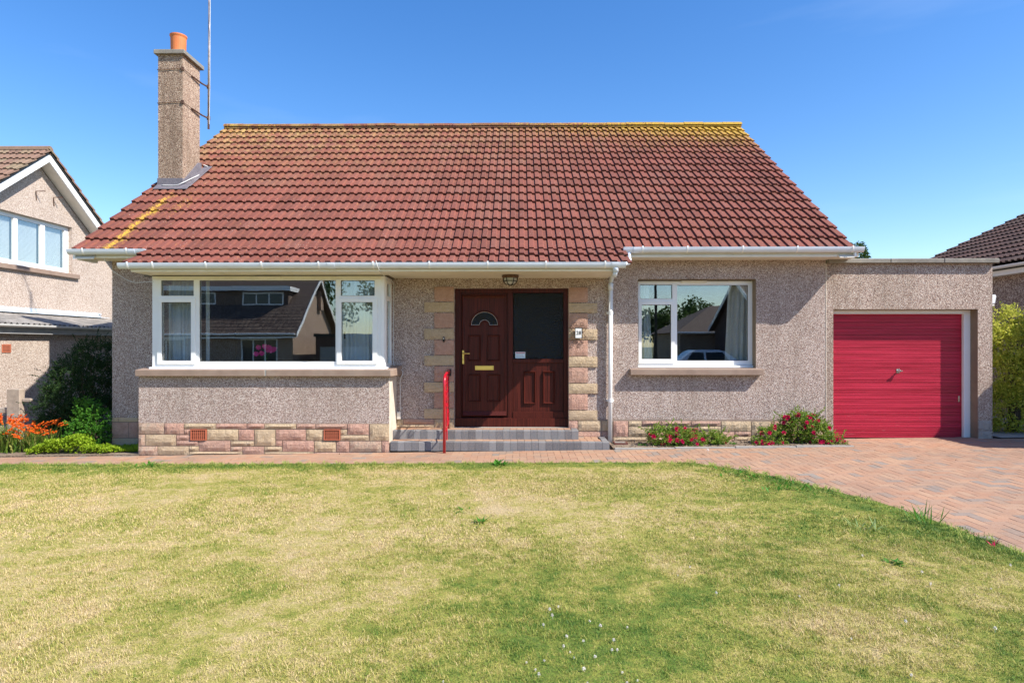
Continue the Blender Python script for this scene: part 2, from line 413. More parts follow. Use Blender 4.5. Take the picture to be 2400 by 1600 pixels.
def leaf(name, cols, rough=0.5, trans=0.35):
    t = NT(name); r = t.rnd(); p = t.pos()
    n = len(cols); c = t.ramp(r, [(i / max(1, n - 1), k) for i, k in enumerate(cols)])
    b = t.n('ShaderNodeBsdfPrincipled'); t.l(c, b.inputs['Base Color']); b.inputs['Roughness'].default_value = rough; b.inputs['Specular IOR Level'].default_value = 0.18
    tl = t.n('ShaderNodeBsdfTranslucent'); t.l(t.mix(0.5, c, tuple(min(1, v * 1.6) for v in cols[-1])), tl.inputs['Color'])
    mx = t.n('ShaderNodeMixShader'); mx.inputs[0].default_value = trans
    t.l(b.outputs[0], mx.inputs[1]); t.l(tl.outputs[0], mx.inputs[2])
    return t.done(mx.outputs[0])
M_lf_dark = leaf('dark_leaf', [(0.010, 0.026, 0.006), (0.022, 0.055, 0.012), (0.05, 0.09, 0.025)], 0.7, 0.15)
M_lf_green = leaf('fresh_leaf', [(0.03, 0.11, 0.012), (0.06, 0.19, 0.02), (0.12, 0.28, 0.03)])
M_lf_lime = leaf('lime_leaf', [(0.16, 0.28, 0.015), (0.27, 0.40, 0.02), (0.38, 0.48, 0.04)])
M_lf_blade = leaf('blade_leaf', [(0.06, 0.16, 0.02), (0.14, 0.25, 0.03), (0.30, 0.30, 0.08)])
M_lf_rose = leaf('rose_leaf', [(0.05, 0.13, 0.015), (0.14, 0.27, 0.03), (0.28, 0.32, 0.06)])
M_lf_yel = leaf('variegated_leaf', [(0.12, 0.20, 0.02), (0.40, 0.44, 0.04), (0.75, 0.70, 0.14)])
M_lf_tree = leaf('tree_leaf', [(0.02, 0.05, 0.01), (0.04, 0.09, 0.02), (0.07, 0.12, 0.03)])
M_orange = leaf('orange_petal', [(0.60, 0.06, 0.008), (0.75, 0.13, 0.012), (0.85, 0.2, 0.02)], 0.5, 0.2)
M_crimson = leaf('crimson_petal', [(0.45, 0.008, 0.05), (0.66, 0.012, 0.10), (0.78, 0.04, 0.18)], 0.5, 0.2)
M_pink = leaf('pink_petal', [(0.80, 0.02, 0.26), (0.90, 0.05, 0.36), (0.95, 0.22, 0.50)], 0.5, 0.3)
M_clover = leaf('clover_white', [(0.75, 0.60, 0.56), (0.85, 0.82, 0.76), (0.88, 0.85, 0.82)], 0.6, 0.2)
M_bark = simple('bark', (0.10, 0.07, 0.045), 0.9, var=0.3, bump=0.01, bscale=30)
M_soil = simple('soil', (0.20, 0.145, 0.10), 0.95, var=0.35, nscale=18, bump=0.02, bscale=40, dirt=((0.30, 0.24, 0.18), 0.7))

# lawn colour: straw and green patches, greener along the paved edges and in the low middle
def lawn_mat(name, blade):
    t = NT(name); p = t.pos(); x, y, z = t.xyz(p)
    flat = t.n('ShaderNodeCombineXYZ'); t.l(x, flat.inputs[0]); t.l(y, flat.inputs[1]); q = flat.outputs[0]
    n1 = t.noise(q, 0.85, 4, 0.6, 0.4); n2 = t.noise(q, 3.2, 5, 0.68, 0.4); n3 = t.noise(q, 17, 3, 0.6)
    k = t.math('ADD', t.math('MULTIPLY', n1, 0.66), t.math('MULTIPLY', n2, 0.78))
    k = t.math('ADD', k, t.math('MULTIPLY', n3, 0.44))
    # greener ground: along the path, along the driveway, centre foreground
    e1 = t.maprange(y, 8.0, 8.5, 0, 0.27)
    edge = t.math('SUBTRACT', 3.72, t.math('MULTIPLY', t.math('MAXIMUM', t.math('SUBTRACT', y, 5.6), 0.0), 0.36))
    e2 = t.maprange(t.math('SUBTRACT', edge, x), 0.55, 0.0, 0, 0.22)
    dx = t.math('SUBTRACT', x, 0.45); dy = t.math('SUBTRACT', y, 3.4)
    d = t.math('SQRT', t.math('ADD', t.math('MULTIPLY', dx, dx), t.math('MULTIPLY', t.math('MULTIPLY', dy, dy), 0.5)))
    e3 = t.maprange(d, 1.5, 0.3, 0, 0.24)
    e4 = t.maprange(t.math('SUBTRACT', x, t.math('MULTIPLY', y, 0.12)), 0.0, 2.0, -0.05, 0.10)
    k = t.math('ADD', k, t.math('ADD', t.math('MAXIMUM', e1, e2), t.math('ADD', e3, e4)))
    dx2 = t.math('SUBTRACT', x, 1.75); dy2 = t.math('SUBTRACT', y, 3.55)
    d2 = t.math('SQRT', t.math('ADD', t.math('MULTIPLY', dx2, dx2), t.math('MULTIPLY', dy2, dy2)))
    k = t.math('ADD', k, t.maprange(d2, 0.75, 0.1, 0, -0.26))
    if blade: k = t.math('ADD', k, t.maprange(t.rnd(), 0, 1, -0.22, 0.22))
    c = t.ramp(t.maprange(k, 0.70, 1.32), [(0.0, (0.64, 0.49, 0.28)), (0.22, (0.56, 0.45, 0.19)), (0.40, (0.43, 0.385, 0.095)), (0.58, (0.26, 0.29, 0.048)), (0.78, (0.125, 0.21, 0.026)), (1.0, (0.055, 0.14, 0.016))])
    if blade:
        b = t.n('ShaderNodeBsdfPrincipled'); t.l(c, b.inputs['Base Color']); b.inputs['Roughness'].default_value = 0.55; b.inputs['Specular IOR Level'].default_value = 0.3
        tl = t.n('ShaderNodeBsdfTranslucent'); t.l(c, tl.inputs['Color'])
        mx = t.n('ShaderNodeMixShader'); mx.inputs[0].default_value = 0.16; t.l(b.outputs[0], mx.inputs[1]); t.l(tl.outputs[0], mx.inputs[2])
        return t.done(mx.outputs[0])
    c = t.mix(t.maprange(t.noise(q, 70, 3), 0.35, 0.7, 0.2, 0.65), c, (0.11, 0.095, 0.04))
    return t.done(t.bsdf(c, 0.95, t.bump(t.noise(q, 90, 3), 0.01), 0, 0.1))
M_lawn = lawn_mat('lawn_ground', False); M_blade = lawn_mat('lawn_blade', True)
M_ground = simple('far_ground', (0.16, 0.17, 0.07), 0.95, var=0.3, nscale=0.8)
M_asphalt = simple('asphalt', (0.05, 0.05, 0.052), 0.9, var=0.15, bump=0.004)
M_conc = simple('concrete_flags', (0.33, 0.31, 0.28), 0.9, var=0.12, bump=0.003)
# ================================================================== GROUND
def sheet(name, poly, zoff, mat, kind='structure', nx=1):
    """flat piece of ground following the gentle fall of the site; poly = list of (x, y)"""
    mb = MB(); mb.add([(x, y, gz(x) + zoff) for x, y in poly], [tuple(range(len(poly)))])
    o = mb.build(name, mat); o['kind'] = kind; return o
def strip_sheet(name, xs, y0, y1, zoff, mat, skirt=0.0):
    mb = MB(); n = len(xs)
    f0 = y0 if callable(y0) else (lambda x: y0); f1 = y1 if callable(y1) else (lambda x: y1)
    vs = [(x, f0(x), gz(x) + zoff) for x in xs] + [(x, f1(x), gz(x) + zoff) for x in xs]
    mb.add(vs, [(i, i + 1, n + i + 1, n + i) for i in range(n - 1)])
    if skirt:
        b = [(x, y, z - skirt) for x, y, z in vs]
        mb.add(vs + b, [(i, i + 1, 2 * n + i + 1, 2 * n + i) for i in range(n - 1)] + [(n + i + 1, n + i, 3 * n + i, 3 * n + i + 1) for i in range(n - 1)])
    o = mb.build(name, mat); o['kind'] = 'structure'; return o
XS = [-400, -14, 12, 400]
strip_sheet('ground', XS, -400, 600, -0.09, M_ground)

PATH_F = lambda x: 8.50 - 0.052 * x - (0.0 if x < 2 else 0.0)     # lawn-side edge of the path
PATH_B = 9.58
# lawn / driveway boundary, from the path down to the bottom of the picture and on past the camera
EDGE = [(2.30, 8.33), (2.62, 8.02), (2.95, 7.55), (3.16, 7.05), (3.36, 6.55), (3.50, 6.15), (3.60, 5.55), (3.66, 5.0), (3.72, 4.4), (3.80, 2.0), (3.9, -3.0), (4.0, -7.0)]
def edge_x(y):
    if y >= EDGE[0][1]: return EDGE[0][0]
    for (x0, y0), (x1, y1) in zip(EDGE, EDGE[1:]):
        if y1 <= y <= y0: return x0 + (x1 - x0) * (y0 - y) / (y0 - y1)
    return EDGE[-1][0]
# lawn sheet as rows of quads between x=-13 and the edge
mb = MB(); ys = [-7, -3, 0, 1.5, 2.5] + [3 + 0.2 * i for i in range(29)]
def fy(x): return PATH_F(x)
rows = []
for y in ys:
    if y > 8.2: continue
    xr = edge_x(y); rows.append([(-13 + (xr + 13) * k / 40, y) for k in range(41)])
xr = 2.30; rows.append([(-13 + (xr + 13) * k / 40, PATH_F(-13 + (xr + 13) * k / 40) + 0.02) for k in range(41)])
vs = [(x, y, gz(x) + 0.012 + 0.012 * noise.noise(Vector((x * 0.9, y * 0.9, 0)))) for rw in rows for x, y in rw]
mb.add(vs, [(r * 41 + k, r * 41 + k + 1, (r + 1) * 41 + k + 1, (r + 1) * 41 + k) for r in range(len(rows) - 1) for k in range(40)])
lawn = mb.build('lawn', M_lawn, recalc=False); lawn['kind'] = 'structure'

# sand bed under all paving
strip_sheet('paving_bed', [-14, -9, 0, 2.3, 8.6, 12], lambda x: PATH_F(x) if x < 2.2 else -7.0, lambda x: 9.66 if x < 2.2 else 11.5, -0.014, M_sand)

# pavers in 90 degree herringbone
def in_drive(x, y):
    if x > 8.42 and y > 9.9: return False
    if x > 8.6: return False
    if y > PATH_B:
        return 4.96 < x < 8.42 and y < (10.40 if x < 7.29 else 10.19)
    if y < PATH_F(x): return x > edge_x(y) and y > -2 and x > 2.2
    return x > 2.2
def in_path(x, y): return -12 < x <= 2.2 and PATH_F(x) < y < PATH_B
def chamfer_box(w, d, h, c):
    b = MB()
    b.add([(c,c,h),(w-c,c,h),(w-c,d-c,h),(c,d-c,h),(0,0,h-c),(w,0,h-c),(w,d,h-c),(0,d,h-c),(0,0,0),(w,0,0),(w,d,0),(0,d,0)],
          [(0,1,2,3),(4,5,1,0),(5,6,2,1),(6,7,3,2),(7,4,0,3),(8,9,5,4),(9,10,6,5),(10,11,7,6),(11,8,4,7)])
    return b
JG = 0.003
me_full = chamfer_box(0.2 - JG, 0.1 - JG, 0.03, 0.0015).mesh('paver', M_paver)
me_half = chamfer_box(0.1 - JG, 0.1 - JG, 0.03, 0.0015).mesh('paver_half', M_paver)
def cell_y(j): return PATH_B - 0.1 * (j + 1)
pav = {'path': [], 'driveway': []}
rp = random.Random(3)
for i in range(-120, 87):
    for j in range(-10, 112):
        x, y = i * 0.1, cell_y(j); jj = -j; k = (i - jj) % 4
        def where(xx, yy):
            cx, cy = xx + 0.05, yy + 0.05
            return 'path' if in_path(cx, cy) else ('driveway' if in_drive(cx, cy) else None)
        a = where(x, y)
        if k in (0, 3):
            x2, y2 = (x + 0.1, y) if k == 0 else (x, y + 0.1)
            b = where(x2, y2)
            parts = []
            if a and b:
                if k == 0: parts.append((a, me_full, x, y, 0))
                else: parts.append((a, me_full, x + 0.1 - JG, y, 90))
            elif a: parts.append((a, me_half, x, y, 0))
            elif b: parts.append((b, me_half, x2, y2, 0))
            for (w, me, px, py, rot) in parts:
                tx = rp.gauss(0, 0.004); ty = rp.gauss(0, 0.004); dz = rp.uniform(-0.0012, 0.0012)
                M = Matrix.Translation((px + JG / 2, py + JG / 2, gz(px) - 0.03 + dz)) @ Matrix.Rotation(-0.0145, 4, 'Y') @ Euler((tx * .6, ty * .6, math.radians(rot) + rp.gauss(0, .004))).to_matrix().to_4x4()
                pav[w].append((me, M, py, px))
def visible(x, y):
    u = (x / max(0.1, y)); return y > 3.9 and -0.83 < u < 0.80
for nm, lst in pav.items():
    lst.sort(key=lambda e: (0 if visible(e[3], e[2]) else 1, abs(e[2]) if e[2] > 0 else 99))
    root_me = MB()
    if nm == 'path': strip_sheet_args = ([-14, -9, 0, 2.25], PATH_F, 9.60)
    if nm == 'path':
        root = strip_sheet('path', [-14, -9, 0, 2.2], PATH_F, 9.60, -0.007, M_sand)
    else:
        root = strip_sheet('driveway', [2.2, 5, 8.6], -7.0, 9.60, -0.007, M_sand)
    for me, M, _, _ in lst[:300]:
        o = put('paver', me, root); o.matrix_local = M
    joined('paver_field', None, [(me, M) for me, M, _, _ in lst[300:]], M_paver, root)

# flower bed under the small window, with its pale concrete edging
bed = strip_sheet('flower_bed', [1.40, 2.2, 3.0, 4.0, 4.93], 9.62, 10.19, 0.022, M_soil, 0.08)
mbx = MB(); r5 = random.Random(5)
for i in range(420):
    x = r5.uniform(1.42, 4.9); y = r5.uniform(9.63, 10.16); s = r5.uniform(0.006, 0.02) * (0.6 if r5.random() < .7 else 1)
    M = Matrix.Translation((x, y, gz(x) + 0.024)) @ Euler((r5.random() * 3, r5.random() * 3, r5.random() * 3)).to_matrix().to_4x4()
    mbx.box(-s, s, -s * .8, s * .8, -s * .5, s * .5, M)
o = mbx.build('soil_clod', M_soil, bed); o['kind'] = 'stuff'
x0 = 1.42
while x0 < 4.95:
    x1 = min(4.98, x0 + 0.9)
    mbx = MB(); mbx.box(x0, x1 - 0.006, 9.575, 9.615, gz(x0) - 0.05, gz(x0) + 0.028); mbx.build('edging_kerb', M_conc, bed, bevel=0.004); x0 = x1
plant_bed = strip_sheet('planting_bed', [-13, -9, -5.75], 9.60, 13.5, 0.02, M_soil, 0.06)
strip_sheet('side_paving', [7.62, 8.6, 9.58], 10.22, 20, 0.008, M_conc)
strip_sheet('pavement', [-60, -14, 10.8], -9.5, -7.2, -0.03, M_conc, 0.12)
strip_sheet('road', [-60, -14, 10.8], -16.0, -9.5, -0.08, M_asphalt)

# ================================================================== THE BUNGALOW
bung = thing('bungalow', (0, 10.2, 0), 'pebble-dashed bungalow with a steep red tiled roof, big bay window and dark brown front door', 'house')
YW = 10.2
XL, XR = PX(263, YW), PX(1935, YW)          # outer corners
BX0, BX1, YB = PX(325, 9.62), PX(912, 9.62), 9.62
DX0, DX1 = PX(1064.9, YW), PX(1332.7, YW)
DZ1 = PZ(675, YW, 1200)
WX0, WX1 = PX(1495, YW), PX(1772, YW)
WZ0, WZ1 = PZ(864, YW, 1630), PZ(653.6, YW, 1630)
BASE_Z = 0.445
ZLAND = 0.30
mb = MB()
BRX1 = BX1 - 0.10          # inside of the bay return wall
wall_grid(mb, [XL, XR], [-0.3, 3.10], YW, 10.5, [(DX0, DX1, -0.3, DZ1), (WX0, WX1, WZ0, WZ1), (BX0 + 0.3, BX1 - 0.3, -0.35, 2.66)])
mb.build('front_wall', M_harl, bung, recalc=False)
# bay: low walls
SZ = 1.150
mb = MB()
mb.box(BX0, BX1, YB, YB + 0.25, -0.3, SZ)
mb.box(BX0, BX0 + 0.25, YB + 0.25, YW, -0.3, SZ)
mb.build('bay_wall', M_harl, bung)
mb = MB(); mb.box(BX1 - 0.25, BX1 + 0.003, YB + 0.25, YW, -0.3, SZ); mb.box(BX1, BX1 + 0.004, YB, YB + 0.25, -0.3, SZ)
mb.build('bay_return', M_render, bung)
# side and rear walls, gables
YR = 14.89; ZR = 6.80; YBK = 2 * YR - YW
mb = MB()
for xa, xb in ((XL, XL + 0.3), (XR - 0.3, XR)):
    mb.prism([(10.5, -0.3), (YBK, -0.3), (YBK, 3.02), (YR, ZR - 0.16), (10.2, 3.22), (10.2, 3.10), (10.5, 3.10)], 'x', xa, xb)
mb.box(XL + 0.3, XR - 0.3, YBK - 0.3, YBK, -0.3, 3.05)
mb.build('side_wall', M_harl, bung)
# interior
mb = MB()
mb.box(XL + 0.3, XR - 0.3, 14.0, 14.1, 0.2, 2.9)
mb.box(-1.95, -1.85, 10.5, 14.0, 0.3, 2.66); mb.box(1.2, 1.3, 10.5, 14.0, 0.3, 2.66)
mb.box(XL + 0.3, XR - 0.3, 10.5, 14.1, 2.70, 2.75); mb.box(BX0 + 0.02, BX1 - 0.03, YB + 0.1, 10.5, 2.668, 2.69)
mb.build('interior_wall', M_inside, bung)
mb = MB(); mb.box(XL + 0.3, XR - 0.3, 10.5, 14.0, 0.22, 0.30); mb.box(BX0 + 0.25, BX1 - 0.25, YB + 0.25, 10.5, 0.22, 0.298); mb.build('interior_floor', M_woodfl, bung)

# ---------------- stones of the base course
def stone_piece(x0, x1, z0, z1, y, depth, col, parent, seed, back=0.03, plane='y', name='stone', rough=1.0):
    r = random.Random(seed); nx = max(2, int((x1 - x0) / 0.045)); nz = max(2, int((z1 - z0) / 0.05)); nx = min(nx, 7)
    vs = []; fs = []
    for j in range(nz + 1):
        for i in range(nx + 1):
            u, v = i / nx, j / nz; e = min(u, 1 - u, v, 1 - v)
            d = depth * (0.25 if e < 1e-6 else 0.75 + 0.6 * r.random() * rough)
            xx = x0 + (x1 - x0) * u; zz = z0 + (z1 - z0) * v
            vs.append((xx, y - d, zz) if plane == 'y' else (y + d, xx, zz))
    for j in range(nz):
        for i in range(nx):
            a = j * (nx + 1) + i; fs.append((a, a + 1, a + nx + 2, a + nx + 1))
    n = len(vs); cs = [(x0, z0), (x1, z0), (x1, z1), (x0, z1)]
    vs += [((cx, y + back, cz) if plane == 'y' else (y - back, cx, cz)) for cx, cz in cs]
    bl, br, tr, tl = 0, nx, (nz + 1) * (nx + 1) - 1, nz * (nx + 1)
    fs += [tuple(list(range(bl, br + 1))[::-1] + [n, n + 1])[::-1], tuple([br + k * (nx + 1) for k in range(nz + 1)][::-1] + [n + 1, n + 2])[::-1],
           tuple(list(range(tl, tr + 1)) + [n + 2, n + 3])[::-1], tuple([k * (nx + 1) for k in range(nz + 1)] + [n + 3, n])[::-1]]
    b = MB(); b.add(vs, fs); return b.build(name, M_stone[col], parent)
def from_zoom(rects, sc, ox, oy, Y, parent, depth=0.020, back=0.02, gap=0.008, seed=0, name='stone', rough=1.0):
    for k, (a, b_, c_, d_, col) in enumerate(rects):
        xa, za = P(ox + a / sc, oy + d_ / sc, Y); xb, zb = P(ox + b_ / sc, oy + c_ / sc, Y)
        stone_piece(xa + gap * .4, xb - gap * .4, za + gap * .3, zb - gap * .3, Y, depth, col, parent, seed * 1000 + k, back, name=name, rough=rough)
bay_base = [(90,300,110,203,'M'),(305,467,112,203,'P'),(471,733,114,157,'B'),(736,992,115,157,'P'),(996,1140,115,157,'P'),(1143,1403,117,158,'B'),(1407,1566,117,158,'P'),(1570,1830,117,160,'P'),(1834,2012,117,208,'P'),(2018,2182,118,257,'B'),
 (471,525,161,206,'P'),(661,922,162,253,'B'),(925,1054,163,253,'P'),(1057,1232,163,302,'B'),(1236,1487,163,254,'P'),(1490,1637,165,254,'B'),(1775,1830,166,207,'B'),(1775,2013,211,256,'B'),
 (90,142,207,298,'M'),(146,402,207,298,'B'),(406,525,209,254,'P'),(406,590,257,299,'P'),(595,855,257,347,'P'),(860,1054,260,302,'B'),(860,957,306,347,'M'),(1236,1288,258,302,'P'),(1292,1553,258,349,'P'),(1558,1737,261,352,'B'),(1741,1850,261,352,'P'),(1854,2118,261,352,'M'),(2122,2182,261,365,'P'),
 (90,248,303,378,'M'),(251,509,303,376,'B'),(512,592,303,346,'B'),(512,955,350,374,'B'),(960,1136,306,372,'P'),(1140,1288,306,347,'B'),(1140,1553,352,371,'B'),(1557,2118,356,372,'P')]
SB = 9.605      # face of the base stones of the bay
from_zoom(bay_base, 3.564, 300, 960, SB, bung, seed=1)
mb = MB(); mb.box(BX0, BX1 - 0.002, SB + 0.004, YB - 0.0005, -0.3, BASE_Z - 0.002); mb.build('mortar', M_mortar, bung)
SW = 10.185
wall_base = [(113,218,1285,1395,'P'),(220,314,1285,1322,'B'),(317,448,1285,1318,'P'),(451,661,1285,1318,'P'),(664,872,1285,1320,'P'),(876,1087,1287,1357,'B'),(1090,1228,1288,1392,'B'),(1230,1370,1288,1330,'P'),(1373,1612,1290,1335,'M'),
 (220,387,1325,1394,'B'),(390,598,1321,1358,'B'),(712,873,1323,1357,'B'),(712,969,1361,1428,'P'),(972,1087,1360,1392,'P'),(390,598,1361,1399,'P'),(972,1087,1396,1428,'B'),(1230,1400,1333,1394,'P'),(1403,1612,1338,1400,'B'),(113,385,1398,1432,'B'),(388,560,1402,1432,'M'),(563,709,1390,1432,'B'),(1090,1350,1397,1432,'M'),(1353,1612,1403,1432,'P')]
from_zoom(wall_base, 3.015, 1400, 560, SW, bung, seed=2)
door_base = [(1420,1487,1210,1285,'P'),(1490,1662,1210,1285,'B'),(1420,1662,1290,1350,'P'),(1665,1742,1210,1285,'B'),(1665,1742,1290,1350,'P'),
 (140,203,1197,1245,'B'),(205,430,1197,1236,'P'),(432,578,1197,1262,'B'),(140,430,1239,1262,'B')]
from_zoom(door_base, 3.137, 880, 600, SW, bung, seed=3)
from_zoom([(1028,1085,1090,1130,'B'),(1088,1268,1090,1130,'B'),(1028,1180,1135,1278,'P'),(1183,1268,1135,1278,'P'),(1028,1268,1282,1420,'B')], 3.92, 0, 700, SW, bung, depth=0.010, seed=4)
mb = MB()
for a, b in ((XL, BX0), (BX1 + 0.006, DX0), (DX1, XR)): mb.box(a + .001, b - .001, SW + 0.004, YW - 0.0005, -0.25, BASE_Z - 0.004)
o_m = mb.build('mortar', M_mortar, bung); o_m['kind'] = 'stuff'
# quoins round the door
Q = [(225,335,'P'),(338,412,'B'),(417,530,'P'),(533,612,'B'),(615,727,'P'),(730,803,'B'),(808,922,'P'),(927,1000,'B'),(1003,1118,'P'),(1122,1194,'B')]
Q2 = [(230,341,'P'),(345,417,'B'),(421,531,'P'),(535,615,'B'),(619,735,'P'),(738,815,'B'),(819,932,'P'),(936,1010,'B'),(1013,1130,'P'),(1134,1206,'B')]
from_zoom([(432 if c == 'P' else 358, 578, a, b, c) for a, b, c in Q], 3.137, 880, 600, 10.178, bung, depth=0.012, back=0.10, seed=5, name='quoin_stone', rough=0.7)
from_zoom([(1420, 1562 if c == 'P' else 1633, a, b, c) for a, b, c in Q2], 3.137, 880, 600, 10.178, bung, depth=0.014, back=0.10, seed=6, name='quoin_stone')
# air bricks
def air_brick(x0, x1, z0, z1, y, parent):
    mb = MB(); nx, nz = 7, 6; bx = (x1 - x0); bz = (z1 - z0); m = 0.016
    mb.frame(x0, x1, z0, z1, m, y - 0.018, y + 0.03)
    ix0, ix1, iz0, iz1 = x0 + m, x1 - m, z0 + m, z1 - m
    cw = (ix1 - ix0) / nx; ch = (iz1 - iz0) / nz
    for i in range(1, nx): mb.box(ix0 + i * cw - cw * .17, ix0 + i * cw + cw * .17, y - 0.012, y + 0.02, iz0, iz1)
    for j in range(1, nz): mb.box(ix0, ix1, y - 0.0115, y + 0.019, iz0 + j * ch - ch * .17, iz0 + j * ch + ch * .17)
    o = mb.build('air_brick', M_airbrick, parent)
    mb = MB(); mb.box(ix0, ix1, y + 0.003, y + 0.0065, iz0, iz1); mb.build('vent_hole', M_black, o)
for a, b in ((526, 657), (1638, 1773)):
    xa, za = P(300 + a / 3.564, 960 + 253 / 3.564, SB); xb, zb = P(300 + b / 3.564, 960 + 162 / 3.564, SB)
    air_brick(xa, xb, za, zb, SB - 0.004, bung)
xa, za = P(1400 + 601 / 3.015, 560 + 1386 / 3.015, SW); xb, zb = P(1400 + 709 / 3.015, 560 + 1330 / 3.015, SW)
air_brick(xa, xb, za, zb - 0.012, SW - 0.004, bung)

# ---------------- sills
mb = MB()
sx0, sx1 = PX(316, 9.54), PX(924, 9.60)
zt, zb = 1.245, 1.150
xm = (sx0 + sx1) / 2 + 0.02
def sill_slab(poly, z0, z1, slope_y, name='window_sill'):
    b = MB(); n = len(poly)
    vs = [(x, y, z0) for x, y in poly] + [(x, y, z1 + (y - slope_y) * 0.09) for x, y in poly]
    b.add(vs, [tuple(range(n - 1, -1, -1)), tuple(range(n, 2 * n))] + [(i, (i + 1) % n, n + (i + 1) % n, n + i) for i in range(n)])
    return b.build(name, M_sill, bung, bevel=0.005)
sill_slab([(sx0, 9.54), (xm - .012, 9.54), (xm - .012, 9.80), (sx0, 9.80)], zb, zt, 9.54)
sill_slab([(xm + .012, 9.54), (PX(915.5, 9.54), 9.54), (sx1, 9.61), (sx1 + 0.01, 9.88), (xm + .012, 9.80)], zb, zt, 9.54)
sill_slab([(BX1 - 0.28, 9.802), (sx1 + 0.008, 9.882), (sx1 + 0.008, 10.197), (BX1 - 0.28, 10.197)], zb, zt - 0.002, 9.54)
mb = MB(); mb.box(xm - .012, xm + .012, 9.545, 9.79, zb + 0.004, zt + 0.002); mb.build('mortar', M_conc, bung)
ws0, _ = P(1478, 864, 10.08); ws1, _ = P(1790.7, 864, 10.08)
sill_slab([(ws0, 10.08), (ws1, 10.08), (ws1, 10.199), (ws0, 10.199)], PZ(879, 10.08, 1630), PZ(865.5, 10.08, 1630), 10.08)
mb = MB(); mb.box(WX0, WX1, 10.199, 10.36, WZ0 - 0.05, WZ0 + 0.012); mb.build('window_sill', M_sill, bung)
# smooth tan reveals of the window (right side, head) and of the door head
mb = MB(); mb.box(WX1 - 0.004, WX1 + 0.002, 10.2005, 10.36, WZ0 + .012, WZ1); mb.box(WX0, WX1 - .004, 10.2005, 10.36, WZ1 - 0.004, WZ1 + .002)
mb.box(WX0 - .002, WX0 + .004, 10.2005, 10.36, WZ0 + .012, WZ1 - .004)
mb.build('reveal', M_reveal, bung)

# ---------------- windows
def pane(x0, x1, z0, z1, y, parent, mat=None):
    mb = MB(); mb.box(x0, x1, y, y + 0.006, z0, z1); return mb.build('pane', mat or M_glass, parent)
def gasket(x0, x1, z0, z1, y, parent):
    mb = MB(); mb.frame(x0 - .001, x1 + .001, z0 - .001, z1 + .001, 0.007, y - 0.004, y + 0.004); mb.build('seal', M_iron, parent)
YF = 9.68
def px_rect(a, b, c, d, Y): x0, z1 = P(a, c, Y); x1, z0 = P(b, d, Y); return x0, x1, z0, z1
def bars(name, outer, holes, y0, y1, parent, mat=None, bevel=0.006):
    mb = MB(); wall_grid(mb, [outer[0], outer[1]], [outer[2], outer[3]], y0, y1, holes); return mb.build(name, mat or M_white, parent, bevel=bevel, recalc=False)
fx0, fx1 = PX(357, YF), PX(893, YF)
fz0, fz1 = 1.262, 2.664
bw = thing_bw = None
holes = [px_rect(467, 786.5, 657, 847, YF), px_rect(372, 452, 702, 850, YF), px_rect(377, 454, 657, 693, YF), px_rect(793, 880, 702, 850, YF), px_rect(798.5, 878, 657, 693, YF)]
bayw = bars('bay_window', (fx0, fx1, fz0, fz1), holes, YF, YF + 0.06, bung)
for h in (holes[0], holes[2], holes[4]): pane(h[0], h[1], h[2], h[3], YF + 0.03, bayw); gasket(*h, YF + 0.026, bayw)
for (a, b, c, d), g in (((368, 457, 699, 853), (378, 447.6, 708, 845)), ((789, 884, 699, 853), (800, 873, 708, 845))):
    o_ = px_rect(a, b, c, d, YF - 0.02); h = px_rect(*g, YF - 0.02)
    sash = bars('sash', o_, [h], YF - 0.022, YF + 0.04, bayw, bevel=0.010)
    pane(h[0], h[1], h[2], h[3], YF + 0.015, bayw); gasket(*h, YF + 0.010, bayw)
mb = MB(); mb.box(fx0 - 0.03, fx1 + 0.05, 9.635, YF - 0.001, fz0 - 0.012, fz0 + 0.022); mb.build('window_nosing', M_white, bayw, bevel=0.004)
mb = MB(); mb.box(fx0, fx1, YF - 0.006, YF - 0.0005, fz1 - 0.055, fz1 - 0.004); mb.build('head_trim', M_fascia, bayw)
vx0, vz1 = P(598, 647.5, YF - .02); vx1, vz0 = P(657, 651, YF - .02)
mb = MB(); mb.box(vx0, vx1, YF - 0.035, YF - 0.001, vz0 - .004, vz1); mb.build('trickle_vent', M_fascia, bayw, bevel=0.004)
mb = MB(); hx, hz = P(804, 780, YF - .03); mb.box(hx - .008, hx + .008, YF + 0.05, YF + 0.08, hz - .09, hz + .02); mb.build('handle', M_iron, bayw)
# corner posts and side windows of the bay
PXR = fx1 + 0.062
mb = MB(); mb.prism([(fx1 + .001, YF + .001), (PXR - .02, YF + 0.02), (PXR, YF + 0.06), (PXR, YF + .12), (fx1 + .001, YF + .12)], 'z', fz0 + .002, fz1 - .001); mb.build('corner_post', M_white, bayw)
mb = MB(); mb.box(fx0 - .001, fx0 + 0.06, YF + .061, YF + .12, fz0, fz1); mb.build('corner_post', M_white, bayw)
def side_window(x, sgn):
    # frame in a plane X = const, from the corner post back to the wall
    ya, yb = YF + 0.121, YW - 0.004; zs = [fz0, fz0 + 0.075, fz1 - 0.36, fz1 - 0.29, fz1 - 0.09, fz1]
    mb = MB(); xa, xb = (x - 0.05, x)
    for y0, y1 in ((ya, ya + 0.05), (yb - 0.06, yb)): mb.box(xa, xb, y0, y1, fz0, fz1)
    for z0, z1 in ((zs[0], zs[1]), (zs[2], zs[3]), (zs[4], zs[5])): mb.box(xa + .001, xb - .001, ya + 0.05, yb - 0.06, z0, z1)
    o = mb.build('side_frame', M_white, bayw, bevel=0.005)
    for z0, z1 in ((zs[1], zs[2]), (zs[3], zs[4])):
        mb = MB(); mb.box(x - 0.03, x - 0.024, ya + 0.05, yb - 0.06, z0, z1); mb.build('pane', M_glass, bayw)
side_window(PXR, 1); side_window(fx0 + 0.05, -1)
